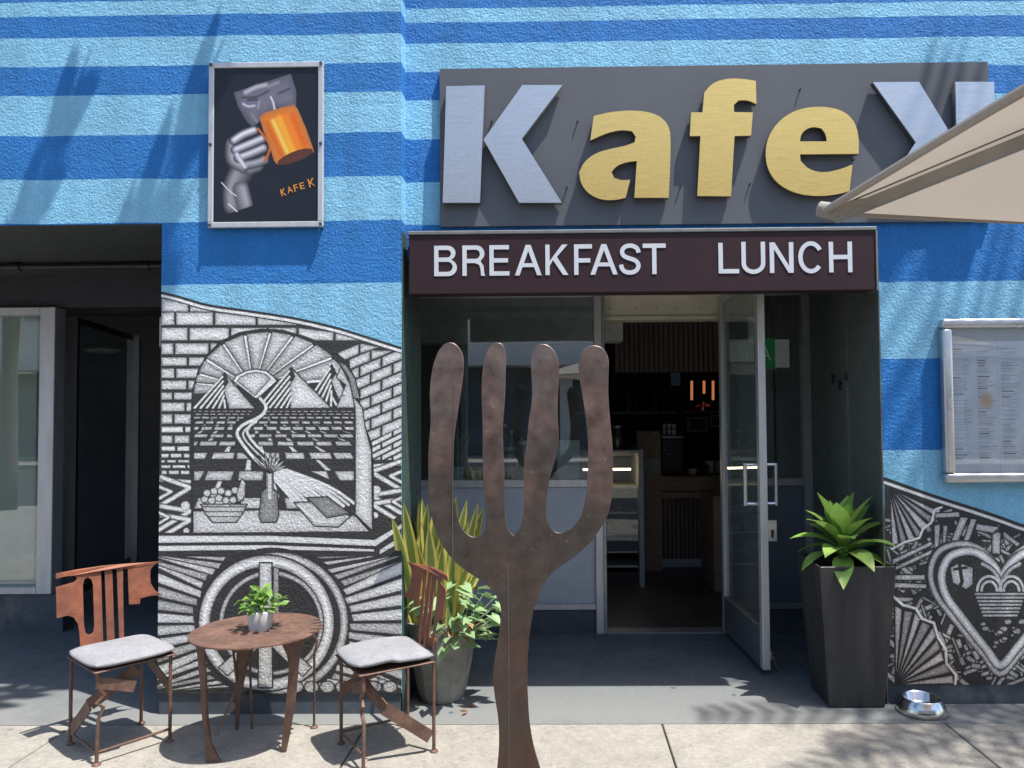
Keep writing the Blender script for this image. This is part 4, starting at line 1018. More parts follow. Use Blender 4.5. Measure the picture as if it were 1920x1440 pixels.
for i in range(4):      # cartons on the bar by the order stand
    p_ = U3(1330 + (i % 2) * 16, 889, 3.95); z_ = zt_ + .002 + .062 * (i // 2)
    t = MB().box(p_.x - .035, p_.x + .035, 3.92, 4.02, z_, z_ + .06).put('small_carton', M['kraft'] if i % 2 else M['cream'], loc=(p_.x, 3.95, z_), bevel=.003)
    tag(t, '%s small carton in the %s layer on the bar near the door leaf' % (['cream', 'brown'][i % 2], ['bottom', 'top'][i // 2]), 'carton', 'cartons on the bar')
# health grade card on the right sidelight
a = UB(1418, 1480, 634, 692, 1.41)
t = thing('grade_card', (a[0], 1.41, a[2]), 'green grade card with a white letter A on the right side glass', 'sign')
xm = U(1454, 660, 1.41)[0]
MB().box(a[0] - .005, xm, 1.418, 1.4265, a[2], a[3]).put('green_half', NT('grade_green').set(color=(.03, .42, .16), rough=.5).m, t)
MB().box(xm + .0005, a[1], 1.418, 1.4265, a[2] + .01, a[3] - .008).put('white_half', surf('grade_white', (.8, .84, .82), .6, var=.12, scale=50), t)
g2 = UB(1426, 1446, 650, 676, 1.41); link('letter', glyph('A', (g2[0], g2[1], g2[2], g2[3]), 1.414, .003), M['white'], t)
# ------------------------------------------------------------------ store sign
ss = thing('store_sign', (.83, .12, 2.54), 'long grey sign board with raised steel and brass letters over the entrance', 'sign')
MB().box(-.637, 2.310, .094, .116, 2.543, 3.404).put('sign_board', M['greysign'], ss)
Z2 = lambda x, y: (640 + x / 3, y / 3)
Z3 = lambda x, y: (1280 + x / 3, y / 3)
LY = .048
def letter(name, loops, f, mat, sm=2, sharp=34):
    L = [[U(*f(x, y), LY) for x, y in lp] for lp in loops]
    # face plate and the darker return behind it
    g = thing(name, (L[0][0][0], LY, L[0][0][1]), None, None); g.parent = ss; g.location = g.location - ss.location
    link('letter_face', plate('letter_face', L, .012, y=LY, sm=sm, sharp=sharp), mat, g)
    link('letter_return', plate('letter_return', L, .0255, y=LY + .0125, sm=sm, sharp=sharp), M['side'], g)
    return L
K1 = [[(590, 485), (805, 480), (780, 1140), (570, 1140)]]
K2 = [[(1018, 478), (1243, 478), (1015, 780), (1240, 1140), (1000, 1140), (800, 785)]]
letter('letter_stroke', K1, Z2, M['steel'], 0); letter('letter_stroke', K2, Z2, M['steel'], 0)
AA = [[(1420, 652), (1500, 632), (1600, 621), (1700, 624), (1780, 645), (1830, 688), (1853, 745), (1851, 900), (1842, 1112), (1648, 1112), (1662, 905), (1600, 912), (1545, 935), (1520, 968), (1535, 1000), (1575, 1014), (1625, 1010), (1600, 1112), (1540, 1126), (1460, 1124), (1390, 1090), (1348, 1035), (1337, 970), (1365, 910), (1430, 860), (1520, 835), (1600, 820), (1650, 800), (1656, 768), (1635, 738), (1580, 730), (1500, 745), (1400, 790)]]
letter('letter_a', AA, Z2, M['gold'])
FF = [[(415, 585), (412, 455), (330, 441), (240, 442), (165, 468), (122, 520), (112, 632), (48, 632), (40, 765), (100, 765), (82, 1102), (272, 1104), (292, 765), (385, 762), (395, 632), (290, 630), (288, 590), (315, 565), (365, 562)]]
letter('letter_f', FF, Z3, M['gold'])
EE = [[(990, 865), (992, 780), (975, 700), (930, 640), (850, 605), (740, 598), (630, 620), (540, 680), (482, 765), (463, 860), (480, 960), (540, 1040), (640, 1090), (760, 1105), (860, 1095), (938, 1075), (956, 925), (870, 958), (780, 972), (705, 950), (664, 905), (660, 868)],
      [(660, 795), (664, 760), (690, 728), (735, 712), (780, 722), (805, 752), (811, 795)]]
letter('letter_e', EE, Z3, M['gold'])
K3 = [[(1070, 462), (1330, 460), (1530, 790), (1320, 1140), (1085, 1140), (1312, 800)]]
letter('letter_stroke', K3, Z3, M['steel'], 0); letter('letter_stroke', [[(1535, 460), (1752, 460), (1768, 1140), (1545, 1140)]], Z3, M['steel'], 0)
# holes and stray fixing bolts left from older lettering
for px_, py_ in ((922, 228), (1083, 228), (1063, 352), (1276, 350), (1406, 345), (1600, 300), (1500, 168)):
    p = U3(px_, py_, .09)
    MB().tube([p + Vector((0, .006, 0)), p + Vector((0, -.012, 0))], .0045, 6).put('stray_bolt', M['black'], ss)
for Lp, f in ((K1, Z2), (K2, Z2), (AA, Z2), (FF, Z3), (EE, Z3), (K3, Z3)):
    xs_ = [p[0] for p in Lp[0]]; ys_ = [p[1] for p in Lp[0]]
E0 = None

# ------------------------------------------------------------------ fascia box "BREAKFAST LUNCH"
M['trimgrey'] = surf('dull_grey_trim', (.17, .18, .18), .6, .2)
fs = thing('fascia_sign', (.43, 0, 2.17), 'dark maroon fascia box with white lettering above the entrance', 'sign')
MB().box(-.787, 1.652, .004, .115, 2.166, 2.478).put('fascia_box', M['maroon'], fs, bevel=.003)
MB().box(-.795, 1.660, -.002, .118, 2.479, 2.498).put('top_trim', M['trimgrey'], fs, bevel=.003)
MB().box(1.6525, 1.662, -.001, .116, 2.166, 2.4785).put('end_trim', M['trimgrey'], fs)
ZA = lambda x, y: (760 + x / 2.1333, 420 + y / 2.1333)
M['lettergrey'] = surf('white_vinyl_letter', (.60, .62, .66), .5, var=.03, bump=0)
word = [('B', 115, 206), ('R', 228, 319), ('E', 336, 416), ('A', 438, 545), ('K', 560, 652), ('F', 675, 747), ('A', 740, 849), ('S', 852, 946), ('T', 950, 1042),
        ('L', 1253, 1335), ('U', 1345, 1440), ('N', 1458, 1553), ('C', 1572, 1674), ('H', 1695, 1788)]
_, zA1 = U(*ZA(600, 82), 0); _, zA0 = U(*ZA(600, 204), 0)
for ch, xa, xb in word:
    x0 = U(*ZA(xa, 140), 0)[0]; x1 = U(*ZA(xb, 140), 0)[0]; o_ = .004 if ch in 'SCU' else 0
    Wl, Hl = x1 - x0, zA1 - zA0 + 2 * o_
    link('letter', plate('letter', [[(x0 + p[0], zA0 - o_ + p[1]) for p in lp] for lp in sans(ch, Wl, Hl, .0225)], .0025, y=.001), M['lettergrey'], fs)

# ------------------------------------------------------------------ poster frame
po = thing('poster_frame', (PX0, 0, PZ0), 'silver framed poster of a hand with an orange mug on the striped wall', 'poster')
t = NT('poster_print'); sp = t.n('ShaderNodeSeparateXYZ'); t.l(t.pos(), sp.inputs[0]); cx_ = t.n('ShaderNodeCombineXYZ')
t.l(t.math('DIVIDE', t.math('SUBTRACT', sp.outputs[0], PX0), PX1 - PX0), cx_.inputs[0]); t.l(t.math('DIVIDE', t.math('SUBTRACT', sp.outputs[2], PZ0), PZ1 - PZ0), cx_.inputs[1])
ti = t.n('ShaderNodeTexImage'); ti.image = IM_POSTER; ti.extension = 'EXTEND'; t.l(cx_.outputs[0], ti.inputs[0]); t.set(color=ti.outputs[0], rough=.4, spec=.4)
MB().box(PX0 + .001, PX1 - .001, -.029, -.024, PZ0 + .001, PZ1 - .001).put('poster_sheet', t.m, po)
fr = .028; D0, D1 = -.036, -.016
X0, X1, Zb, Zt = PX0 - fr, PX1 + fr, PZ0 - fr, PZ1 + fr
for q in ((X0, X1, PZ1, Zt), (X0, X1, Zb, PZ0), (X0, PX0, PZ0, PZ1), (PX1, X1, PZ0, PZ1)): MB().box(q[0], q[1], D0, D1, q[2], q[3]).put('frame_bar', M['alu'], po, bevel=.003)
MB().box(PX0, PX1, -.0235, -.018, PZ0, PZ1).put('backing_board', M['black'], po)
for x in (X0 + .012, X1 - .012):
    for z in (Zb + .012, (Zb + Zt) / 2, Zt - .012):
        MB().tube([(x, D0 - .006, z), (x, .008, z)], .009, 8).put('standoff_bolt', M['side'], po)
orange = NT('print_orange').set(color=(.75, .28, .05), rough=.5).m
ZP = lambda x, y: (380 + x / 4.236, 100 + y / 4.236)
for i, (ch, cx0_, cy0_, w_, h_) in enumerate((('K', 640, 1103, 42, 66), ('A', 692, 1083, 44, 58), ('F', 740, 1068, 34, 60), ('E', 790, 1052, 38, 58), ('K', 868, 1025, 60, 76))):
    c_ = U(*ZP(cx0_, cy0_), -.031); sc_ = .00031
    me = glyph(ch, (-w_ * sc_ / 1, w_ * sc_ / 1, -h_ * sc_ / 1.05, h_ * sc_ / 1.05), 0, .001)
    if i == 4:
        for v in me.vertices: v.co.x = min(v.co.x, .012)
    me.transform(Matrix.Translation((c_[0], -.031, c_[1])) @ Matrix.Rotation(R(-15), 4, 'Y'))
    link('print_letter', me, orange, po)

# ------------------------------------------------------------------ menu case on the right wall
mx0 = U(1771, 750, .065)[0]; mz1 = U(1800, 597, .065)[1]; mz0 = U(1850, 906, .065)[1]; mx1 = mx0 + .86
mcase = thing('menu_case', (mx0, .12, mz0), 'silver framed wall case with printed menus right of the entrance', 'menu case')
mf = .052
M['silver'] = surf('satin_silver_case', (.55, .55, .56), .33, .8, .05, 12, .04)
for q in ((mx0, mx1, mz1 - mf, mz1), (mx0, mx1, mz0, mz0 + mf), (mx0, mx0 + mf, mz0 + mf + .0005, mz1 - mf - .0005), (mx1 - mf, mx1, mz0 + mf + .0005, mz1 - mf - .0005)):
    MB().box(q[0], q[1], .062, .118, q[2], q[3]).put('case_rail', M['silver'], mcase, bevel=.014, bseg=3, smooth=50)
mcv = Canvas(mx0 + mf, mx1 - mf, mz0 + mf, mz1 - mf, .0016, .1, (.74, .75, .86), 1.0)
rg2 = np.random.RandomState(9); cols_ = 6; cw = mcv.w / cols_
mcv.a[:int(mcv.h * .09), :, :3] = (.45, .44, .45)
for c_ in range(cols_):
    y = int(mcv.h * (.14 + .02 * (c_ % 2)))
    while y < mcv.h * .93:
        if rg2.rand() < .12:
            w_ = int(cw * rg2.uniform(.3, .55)); x = int(c_ * cw + cw * .12); mcv.a[y:y + 4, x:x + w_, :3] *= .25; y += 9; continue
        w_ = int(cw * rg2.uniform(.35, .8)); x = int(c_ * cw + cw * .1); mcv.a[y:y + 2, x:x + w_, :3] *= rg2.uniform(.35, .7)
        y += 5 if rg2.rand() > .15 else 12
for c_, r0, col_ in ((1, .50, (.62, .40, .22)), (4, .30, (.45, .40, .30)), (3, .66, (.55, .5, .5))):      # small dish pictures
    yy_, xx_ = np.mgrid[0:mcv.h, 0:mcv.w]; k_ = np.exp(-(((xx_ - (c_ + .45) * cw) / (cw * .26)) ** 2 + ((yy_ - r0 * mcv.h) / (cw * .34)) ** 2) ** 2)[..., None]
    mcv.a[..., :3] = mcv.a[..., :3] * (1 - k_) + np.array(col_) * k_ * (.75 + .5 * rg2.rand(mcv.h, mcv.w, 1))
for c_ in (2, 4): mcv.a[:, int(c_ * cw) - 2:int(c_ * cw) - 1, :3] *= .6      # sheets butt against each other
mcv.a = mcv.a.astype(np.float32)
IM_MENU = mcv.image('menu_print')
t = NT('menu_paper'); sp = t.n('ShaderNodeSeparateXYZ'); t.l(t.pos(), sp.inputs[0]); cx_ = t.n('ShaderNodeCombineXYZ')
t.l(t.math('DIVIDE', t.math('SUBTRACT', sp.outputs[0], mcv.x0), mcv.x1 - mcv.x0), cx_.inputs[0]); t.l(t.math('DIVIDE', t.math('SUBTRACT', sp.outputs[2], mcv.z0), mcv.z1 - mcv.z0), cx_.inputs[1])
ti = t.n('ShaderNodeTexImage'); ti.image = IM_MENU; ti.extension = 'EXTEND'; t.l(cx_.outputs[0], ti.inputs[0])
t.set(color=ti.outputs[0], rough=.6, normal=t.bump(t.noise(t.pos(), 14, 2), .25, .004))
MB().box(mx0 + mf, mx1 - mf, .098, .104, mz0 + mf, mz1 - mf).put('menu_sheet', t.m, mcase)
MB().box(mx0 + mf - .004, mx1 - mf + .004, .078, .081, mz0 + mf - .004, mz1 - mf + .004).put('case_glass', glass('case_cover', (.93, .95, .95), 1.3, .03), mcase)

# ------------------------------------------------------------------ rusty metals
def rust(name, a, b, c, sc=7, rough=.62, metal=.35):
    t = NT(name); p = t.obj(); n = t.noise(p, sc, 8, .65); n2 = t.noise(p, sc * 4.5, 6, .7); n3 = t.noise(p, sc * 22, 3, .7)
    col = t.ramp(n, [(.32, a), (.5, b), (.68, c)])
    col = t.mix(1.0, col, t.ramp(n2, [(.3, .74), (.7, 1.18)]), 'MULTIPLY')
    vo = t.n('ShaderNodeTexVoronoi'); vo.inputs['Scale'].default_value = sc * 7; t.l(p, vo.inputs['Vector'])
    spots = t.math('MULTIPLY', t.ramp(vo.outputs['Distance'], [(.08, 1.), (.14, 0.)]), t.ramp(n2, [(.5, 0.), (.58, 1.)]))
    col = t.mix(t.math('MULTIPLY', spots, .55), col, tuple(min(1, x * 2.2 + .06) for x in b))
    t.set(color=col, rough=t.ramp(n2, [(.3, rough - .14), (.7, rough + .16)]), metal=metal, normal=t.bump(t.math('ADD', n3, n2), .25, .002)); return t.m
M['rust'] = rust('rusted_sheet_steel', (.15, .065, .042), (.22, .08, .048), (.30, .10, .052), 5)
M['rusttop'] = rust('rusted_table_steel', (.115, .07, .056), (.16, .09, .068), (.22, .125, .09), 8)
M['rustrod'] = rust('rusted_steel_rod', (.09, .055, .043), (.14, .08, .06), (.20, .115, .085), 14)
M['handsteel'] = rust('mottled_corten_steel', (.125, .112, .104), (.145, .105, .090), (.21, .142, .120), 3.6, .40, .65)
t = NT('grey_melange_cushion'); p = t.obj(); n = t.noise(p, 260, 2, .8); n2 = t.noise(p, 14, 5)
mp = t.n('ShaderNodeMapping'); mp.inputs['Scale'].default_value = (1, 4, 1); t.l(p, mp.inputs[0]); n4 = t.noise(mp.outputs[0], 120, 2)
col = t.mix(1.0, t.ramp(n, [(.3, (.17, .17, .185)), (.7, (.36, .36, .385))]), t.ramp(n2, [(.3, .85), (.7, 1.08)]), 'MULTIPLY')
t.set(color=col, rough=.95, spec=.1, normal=t.bump(t.math('ADD', n, n4), .5, .003)); M['cushion'] = t.m

# ------------------------------------------------------------------ chairs
def back_loops(mir):
    f = lambda x, y: (((x - 115) / 655 * .48 - .215) * mir, .80 - (y - (240 - (x - 115) * .165)) / 1300)
    lp = []
    main = [(118, 240), (250, 214), (400, 190), (560, 172), (700, 160), (765, 150), (722, 178), (700, 205), (694, 250), (698, 300), (725, 345), (768, 372), (700, 378), (628, 396), (622, 430), (556, 434), (556, 205), (526, 208),
            (522, 300), (516, 700), (488, 700), (487, 212), (458, 214), (458, 700), (412, 700), (412, 216), (388, 218), (388, 700), (250, 700), (247, 600), (240, 545), (215, 505), (180, 492), (115, 505), (115, 322), (150, 312), (225, 292), (243, 270), (228, 252), (150, 262), (115, 270)]
    hole = [(305, 262), (285, 275), (275, 310), (275, 560), (285, 605), (310, 615), (332, 600), (338, 560), (338, 310), (328, 275)]
    return [[f(*p) for p in main], [f(*p) for p in hole]]
def make_chair(label, loc, rz, mir=1, gap=0.0, flop=False):
    ch = thing('garden_chair', loc, label, 'chair', 'rusted metal cafe chairs', rz)
    w, dp_, h = .158, .165, .405
    # backrest: cut plate, gently curved
    me = plate('backrest', back_loops(mir), .006, y=0, step=.02)
    for v in me.vertices:
        v.co.y += dp_ + .015 - .32 * (v.co.x - .02 * mir) ** 2 * 1.0 + max(0, v.co.z - .42) * .12
    link('backrest', me, M['rust'], ch, False)
    # four rods with feet
    for sx, sy, k in ((-1, -1, 1), (1, -1, 0), (-1, 1, 0), (1, 1, 0)):
        r = .0085; x, y = sx * w, sy * dp_
        if sx * mir == -1 and sy == -1:   # the crooked front leg
            pts = [(x, y, h), (x + .004, y, .34), (x + .03 * mir, y, .30), (x - .002, y, .27), (x + .026 * mir, y, .245), (x + .006, y, .20), (x, y, .004)]
        else: pts = [(x, y, h), (x, y, .004)]
        MB().tube(pts, r, 8).put('leg', M['rustrod'], ch, smooth=40, wc=False)
        MB().lathe((x, y, 0), [(.019, 0), (.019, .004), (.009, .012)], 12).put('foot_pad', M['rustrod'], ch, wc=False)
    # flat zig-zag braces
    def strip(pts, wd): 
        m = MB()
        for a, b in zip(pts, pts[1:]): m.bar(a, b, .006, wd)
        return m
    s = mir
    strip([(-w * s, -dp_, .36), (0, -dp_ * .98, .30)], .05).put('brace', M['rustrod'], ch, wc=False)
    strip([(-w * s, dp_ * .9, .07), (-w * s * .98, -dp_ * .4, .24), (w * s * .1, -dp_ * .9, .37)], .055).put('brace', M['rustrod'], ch, wc=False)
    strip([(w * s, dp_, .36), (w * s, -dp_, .25)], .05).put('brace', M['rustrod'], ch, wc=False)
    for a, b in (((-w, -dp_, .055), (w, -dp_, .06)), ((-w, -dp_, .055), (-w, dp_, .055))):
        MB().tube([a, b], .006, 6).put('stretcher', M['rustrod'], ch, wc=False)
    # seat plate and cushion
    MB().box(-w - .02, w + .02, -dp_ - .025, dp_ - .005, h, h + .008).put('seat_plate', M['rustrod'], ch, wc=False, bevel=.003)
    bm = bmesh.new(); N = 14; cw_, cd_ = .195, .20
    g = {}
    for i in range(N + 1):
        for j in range(N + 1):
            u = i / N * 2 - 1; v = j / N * 2 - 1
            ex = (abs(u) ** 6 + abs(v) ** 6) ** (1 / 6) / max(abs(u), abs(v), 1e-6)
            uu, vv = u / max(ex, 1) , v / max(ex, 1)
            e = max(abs(u), abs(v)); th = .020 * (1 - max(0, (e - .72) / .28) ** 2.2)
            z = h + .030 + (.004 * math.sin(3 * uu + 1) * math.cos(2.2 * vv))
            if flop and uu * mir < -.2 and vv < -.1: z += .02 * (-.2 - uu * mir)
            if flop: z += .012 * (1 + math.cos(3.0 * vv)) * .5
            for s_, q in ((1, 0), (-1, 1)): g[i, j, q] = bm.verts.new((uu * cw_, vv * cd_ - .012 - (gap if flop else 0), z + s_ * th))
    for i in range(N):
        for j in range(N):
            bm.faces.new((g[i, j, 0], g[i + 1, j, 0], g[i + 1, j + 1, 0], g[i, j + 1, 0])); bm.faces.new((g[i, j + 1, 1], g[i + 1, j + 1, 1], g[i + 1, j, 1], g[i, j, 1]))
    bmesh.ops.remove_doubles(bm, verts=bm.verts, dist=1e-4); bmesh.ops.recalc_face_normals(bm, faces=bm.faces)
    me = bpy.data.meshes.new('seat_cushion'); bm.to_mesh(me); bm.free(); me.polygons.foreach_set('use_smooth', [True] * len(me.polygons))
    cu = link('seat_cushion', me, M['cushion'], ch, False); cu.modifiers.new('s', 'SUBSURF').render_levels = 1
    return ch
make_chair('left rusted steel chair with grey cushion before the dark bay', (-2.085, -.345, 0), R(50), 1)
make_chair('right rusted steel chair with grey cushion beside the planter', (-.812, -.40, 0), R(-57), -1, .0, True)

# ------------------------------------------------------------------ round table
tb = thing('round_table', (-1.43, -.365, 0), 'round rusted steel bistro table with a saw toothed edge', 'table')
th_ = .527; rr = .297
out = []
for i in range(96):
    a = i / 96 * 2 * math.pi; r = rr
    if a < .62 or a > 2 * math.pi - .38: r = rr * (1.0 if i % 3 else .86) * (1.0 if i % 6 else .93)
    out.append((r * math.cos(a), r * math.sin(a)))
me = plate('tabletop', [out], .007, y=0)
me.transform(Matrix(((1, 0, 0, 0), (0, 0, 1, 0), (0, 1, 0, th_), (0, 0, 0, 1))) ); link('tabletop', me, M['rusttop'], tb, False)
def flat_leg(pts, ws, up=(0, 1, 0)):
    m = MB(); P = [Vector(p) for p in pts]; v = []
    for p, (wx, wy) in zip(P, ws):
        v.append([m.bm.verts.new(p + Vector((a * wx / 2, b * wy / 2, 0))) for a, b in ((-1, -1), (1, -1), (1, 1), (-1, 1))])
    for q, w_ in zip(v, v[1:]):
        for k in range(4): m.bm.faces.new((q[k], q[(k + 1) % 4], w_[(k + 1) % 4], w_[k]))
    m.bm.faces.new(v[0][::-1]); m.bm.faces.new(v[-1]); return m
o = Vector((-1.47, -.37, 0))
def rel(x, y, z): return (x - o.x, y - o.y, z)
flat_leg([rel(-1.655, -.55, .52), rel(-1.64, -.55, .36), rel(-1.63, -.55, .2), rel(-1.615, -.55, .08), rel(-1.59, -.55, 0)], [(.036, .008), (.026, .018), (.018, .026), (.026, .018), (.066, .01)]).put('leg', M['rustrod'], tb, wc=False)
flat_leg([rel(-1.27, -.47, .52), rel(-1.26, -.47, .42), rel(-1.28, -.46, .22), rel(-1.305, -.45, .07), rel(-1.315, -.45, 0)], [(.12, .008), (.044, .01), (.04, .01), (.032, .01), (.022, .01)]).put('leg', M['rustrod'], tb, wc=False)
flat_leg([rel(-1.60, -.2, .52), rel(-1.61, -.2, .33), rel(-1.63, -.2, .17), rel(-1.635, -.2, .0)], [(.06, .008), (.06, .01), (.03, .01), (.012, .01)]).put('leg', M['rustrod'], tb, wc=False)
for pts in ([rel(-1.29, -.2, .52), rel(-1.245, -.19, .42), rel(-1.262, -.18, .36), rel(-1.262, -.18, .003)], [rel(-1.50, -.22, .52), rel(-1.60, -.50, .10)], [rel(-1.36, -.3, .51), rel(-1.27, -.45, .19)], [rel(-1.58, -.2, .50), rel(-1.565, -.19, .0)], [rel(-1.66, -.22, .5), rel(-1.63, -.2, .17)]):
    MB().tube(pts, .006, 6).put('brace_rod', M['rustrod'], tb, smooth=40, wc=False)
MB().lathe(rel(-1.262, -.18, 0), [(.02, 0), (.02, .004), (.008, .012)], 10).put('foot_pad', M['rustrod'], tb, wc=False)
# potted plant on the table
tp = thing('table_plant', (-1.415, -.365, .531), 'small bushy green plant in a square white cup on the round table', 'plant')
s = .046
MB().hull8([(sx * s * k, sy * s * k, z) for sx in (-1, 1) for sy in (-1, 1) for k, z in ((.86, 0), (1.08, .092))]).put('pot', surf('pale_ceramic', (.62, .62, .62), .5, var=.06), tp, wc=False, bevel=.006, bseg=2, smooth=50)
M['leafbright'] = None
def leafmat(name, a, b, trans=.35, edge=None, sc=14):
    t = NT(name); p = t.obj(); n = t.noise(p, sc, 4)
    oi = t.n('ShaderNodeNewGeometry').outputs['Random Per Island']
    c = t.mix(t.math('ADD', t.math('MULTIPLY', n, .5), t.math('MULTIPLY', oi, .5)), a, b)
    if edge:
        w = t.ramp(t.noise(p, sc * 2.5, 3, .7), [(.47, 0.), (.56, 1.)]); c = t.mix(w, c, edge)
    t.set(color=c, rough=.42, spec=.45)
    tr = t.n('ShaderNodeBsdfTranslucent'); t.l(c, tr.inputs[0]); mx = t.n('ShaderNodeMixShader'); mx.inputs[0].default_value = trans
    t.l(t.b.outputs[0], mx.inputs[1]); t.l(tr.outputs[0], mx.inputs[2]); t.l(mx.outputs[0], t.out.inputs[0]); return t.m
M['pilea'] = leafmat('fresh_green_leaf', (.09, .22, .03), (.26, .42, .10))
lf = MB(); st = MB()
for i in range(120):
    an = rnd.uniform(0, 6.283); el = rnd.uniform(.15, 1.4); r = rnd.uniform(.035, .105)
    d = Vector((math.cos(an) * math.cos(el), math.sin(an) * math.cos(el), math.sin(el))); p = Vector((0, 0, .09)) + Vector((d.x * r, d.y * r, d.z * r * 1.05))
    lf.leaf(p, (d.x + rnd.uniform(-.5, .5), d.y + rnd.uniform(-.5, .5), rnd.uniform(-.5, .5)), rnd.uniform(.03, .045), rnd.uniform(.024, .034), .4, .2, 4, (.4, 1, .95, .5, 0), twist=rnd.uniform(-.7, .7))
    if i % 4 == 0: st.tube([(0, 0, .08), p], .0015, 4)
lf.put('foliage', M['pilea'], tp, wc=False); st.put('stem', M['pilea'], tp, wc=False)

# ------------------------------------------------------------------ cactus-hand sculpture
OUT = [(850, 640), (830, 645), (815, 672), (808, 705), (805, 740), (808, 790), (803, 840), (803, 900), (805, 950), (812, 985), (828, 1022), (850, 1052), (880, 1075), (905, 1090), (928, 1112), (940, 1138), (938, 1165), (935, 1195), (928, 1230), (923, 1268), (928, 1310), (935, 1350), (936, 1400), (932, 1440), (926, 1500), (920, 1548),
       (1040, 1548), (1025, 1490), (1013, 1440), (1000, 1400), (992, 1350), (990, 1310), (988, 1270), (990, 1220), (995, 1170), (1003, 1135), (1015, 1100), (1035, 1072), (1070, 1050), (1100, 1025), (1120, 1000), (1138, 972), (1147, 940), (1150, 890), (1149, 840), (1144, 790), (1140, 740), (1141, 700), (1142, 670), (1131, 652), (1112, 646), (1095, 653), (1085, 675), (1085, 700), (1092, 740), (1098, 780), (1103, 830), (1103, 870), (1100, 920), (1095, 955), (1082, 982), (1062, 998), (1042, 1000), (1029, 985), (1023, 960),
       (1026, 920), (1035, 880), (1046, 850), (1048, 815), (1045, 780), (1046, 740), (1049, 700), (1046, 668), (1034, 650), (1016, 643), (1001, 651), (994, 672), (997, 710), (998, 750), (991, 790), (988, 830), (981, 870), (983, 920), (983, 960), (976, 990), (963, 1005), (951, 992), (945, 960), (946, 900), (944, 850), (942, 800), (947, 745), (948, 700), (949, 668), (945, 648), (935, 641), (920, 646), (908, 670), (903, 710), (903, 750), (905, 800), (905, 850), (905, 900), (910, 950), (912, 985), (905, 1003), (890, 1009), (872, 1000), (859, 980), (853, 950), (848, 920), (847, 880), (850, 830), (857, 780), (865, 730), (870, 690), (868, 660)]
SY = -1.09
def patina(m):
    t = m.node_tree; b = next(n for n in t.nodes if n.type == 'BSDF_PRINCIPLED'); src = b.inputs['Base Color'].links[0].from_socket
    def nn(k, **kw):
        x = t.nodes.new(k)
        for a, c in kw.items(): setattr(x, a, c)
        return x
    g = nn('ShaderNodeNewGeometry'); s = nn('ShaderNodeSeparateXYZ'); t.links.new(g.outputs['Position'], s.inputs[0])
    nz = nn('ShaderNodeTexNoise'); nz.inputs['Scale'].default_value = 4.5; nz.inputs['Detail'].default_value = 6; t.links.new(g.outputs['Position'], nz.inputs['Vector'])
    a = nn('ShaderNodeMath', operation='MULTIPLY_ADD'); t.links.new(nz.outputs[0], a.inputs[0]); a.inputs[1].default_value = 1.3; a.inputs[2].default_value = -.65
    z = nn('ShaderNodeMath', operation='ADD'); t.links.new(s.outputs[2], z.inputs[0]); t.links.new(a.outputs[0], z.inputs[1])
    def rp(stops):
        r = nn('ShaderNodeValToRGB'); e = r.color_ramp
        while len(e.elements) < len(stops): e.elements.new(.5)
        for q, (p, c) in zip(e.elements, stops): q.position = p; q.color = (*c, 1)
        d = nn('ShaderNodeMath', operation='DIVIDE'); t.links.new(z.outputs[0], d.inputs[0]); d.inputs[1].default_value = 2.0; t.links.new(d.outputs[0], r.inputs[0]); return r.outputs[0]
    tint = rp([(0, (.72, .62, .58)), (.3, (.66, .62, .60)), (.5, (.64, .74, .76)), (.62, (.8, .84, .84)), (.72, (1.2, 1.14, 1.14)), (.95, (1.6, 1.62, 1.66))])
    mx = nn('ShaderNodeMix', data_type='RGBA', blend_type='MULTIPLY'); mx.inputs[0].default_value = 1; t.links.new(src, mx.inputs[6]); t.links.new(tint, mx.inputs[7])
    vo = nn('ShaderNodeTexVoronoi'); vo.inputs['Scale'].default_value = 46; t.links.new(g.outputs['Position'], vo.inputs['Vector'])
    r2 = nn('ShaderNodeValToRGB'); r2.color_ramp.elements[0].position = .05; r2.color_ramp.elements[0].color = (1, 1, 1, 1); r2.color_ramp.elements[1].position = .10; r2.color_ramp.elements[1].color = (0, 0, 0, 1); t.links.new(vo.outputs['Distance'], r2.inputs[0])
    n3 = nn('ShaderNodeTexNoise'); n3.inputs['Scale'].default_value = 9; t.links.new(g.outputs['Position'], n3.inputs['Vector'])
    r3 = nn('ShaderNodeValToRGB'); r3.color_ramp.elements[0].position = .48; r3.color_ramp.elements[1].position = .6; t.links.new(n3.outputs[0], r3.inputs[0])
    m3 = nn('ShaderNodeMath', operation='MULTIPLY'); t.links.new(r2.outputs[0], m3.inputs[0]); t.links.new(r3.outputs[0], m3.inputs[1])
    m4 = nn('ShaderNodeMix', data_type='RGBA'); t.links.new(m3.outputs[0], m4.inputs[0]); t.links.new(mx.outputs[2], m4.inputs[6]); m4.inputs[7].default_value = (.38, .28, .22, 1)
    t.links.new(m4.outputs[2], b.inputs['Base Color'])
patina(M['handsteel'])
M['weld'] = surf('ground_weld_bead', (.17, .15, .14), .45, .6)
hs = thing('hand_sculpture', (.0, SY, 0), 'tall rusty steel sculpture like a four fingered fork before the doorway', 'sculpture'); hs.location.x = U(965, 1500, SY)[0]
L = [U(x, y, SY) for x, y in OUT]
me = plate('sculpture_plate', [L], .011, bevel=.002, y=SY, sm=2, sharp=80, step=.03)
link('sculpture_plate', me, M['handsteel'], hs)
def seam(pts, r=.0016):
    MB().tube([U3(x, y, SY - .001) for x, y in pts], r, 6).put('weld_seam', M['weld'], hs, smooth=40)
seam([(853, 722), (851, 800), (849, 880), (848, 960), (849, 1050)]); seam([(952, 1058), (953, 1150), (954, 1260), (954, 1400), (955, 1540)])
MB().box(hs.location.x - .17, hs.location.x + .17, SY - .11, SY + .13, .001, .012).put('base_plate', M['handsteel'], hs, bevel=.003)

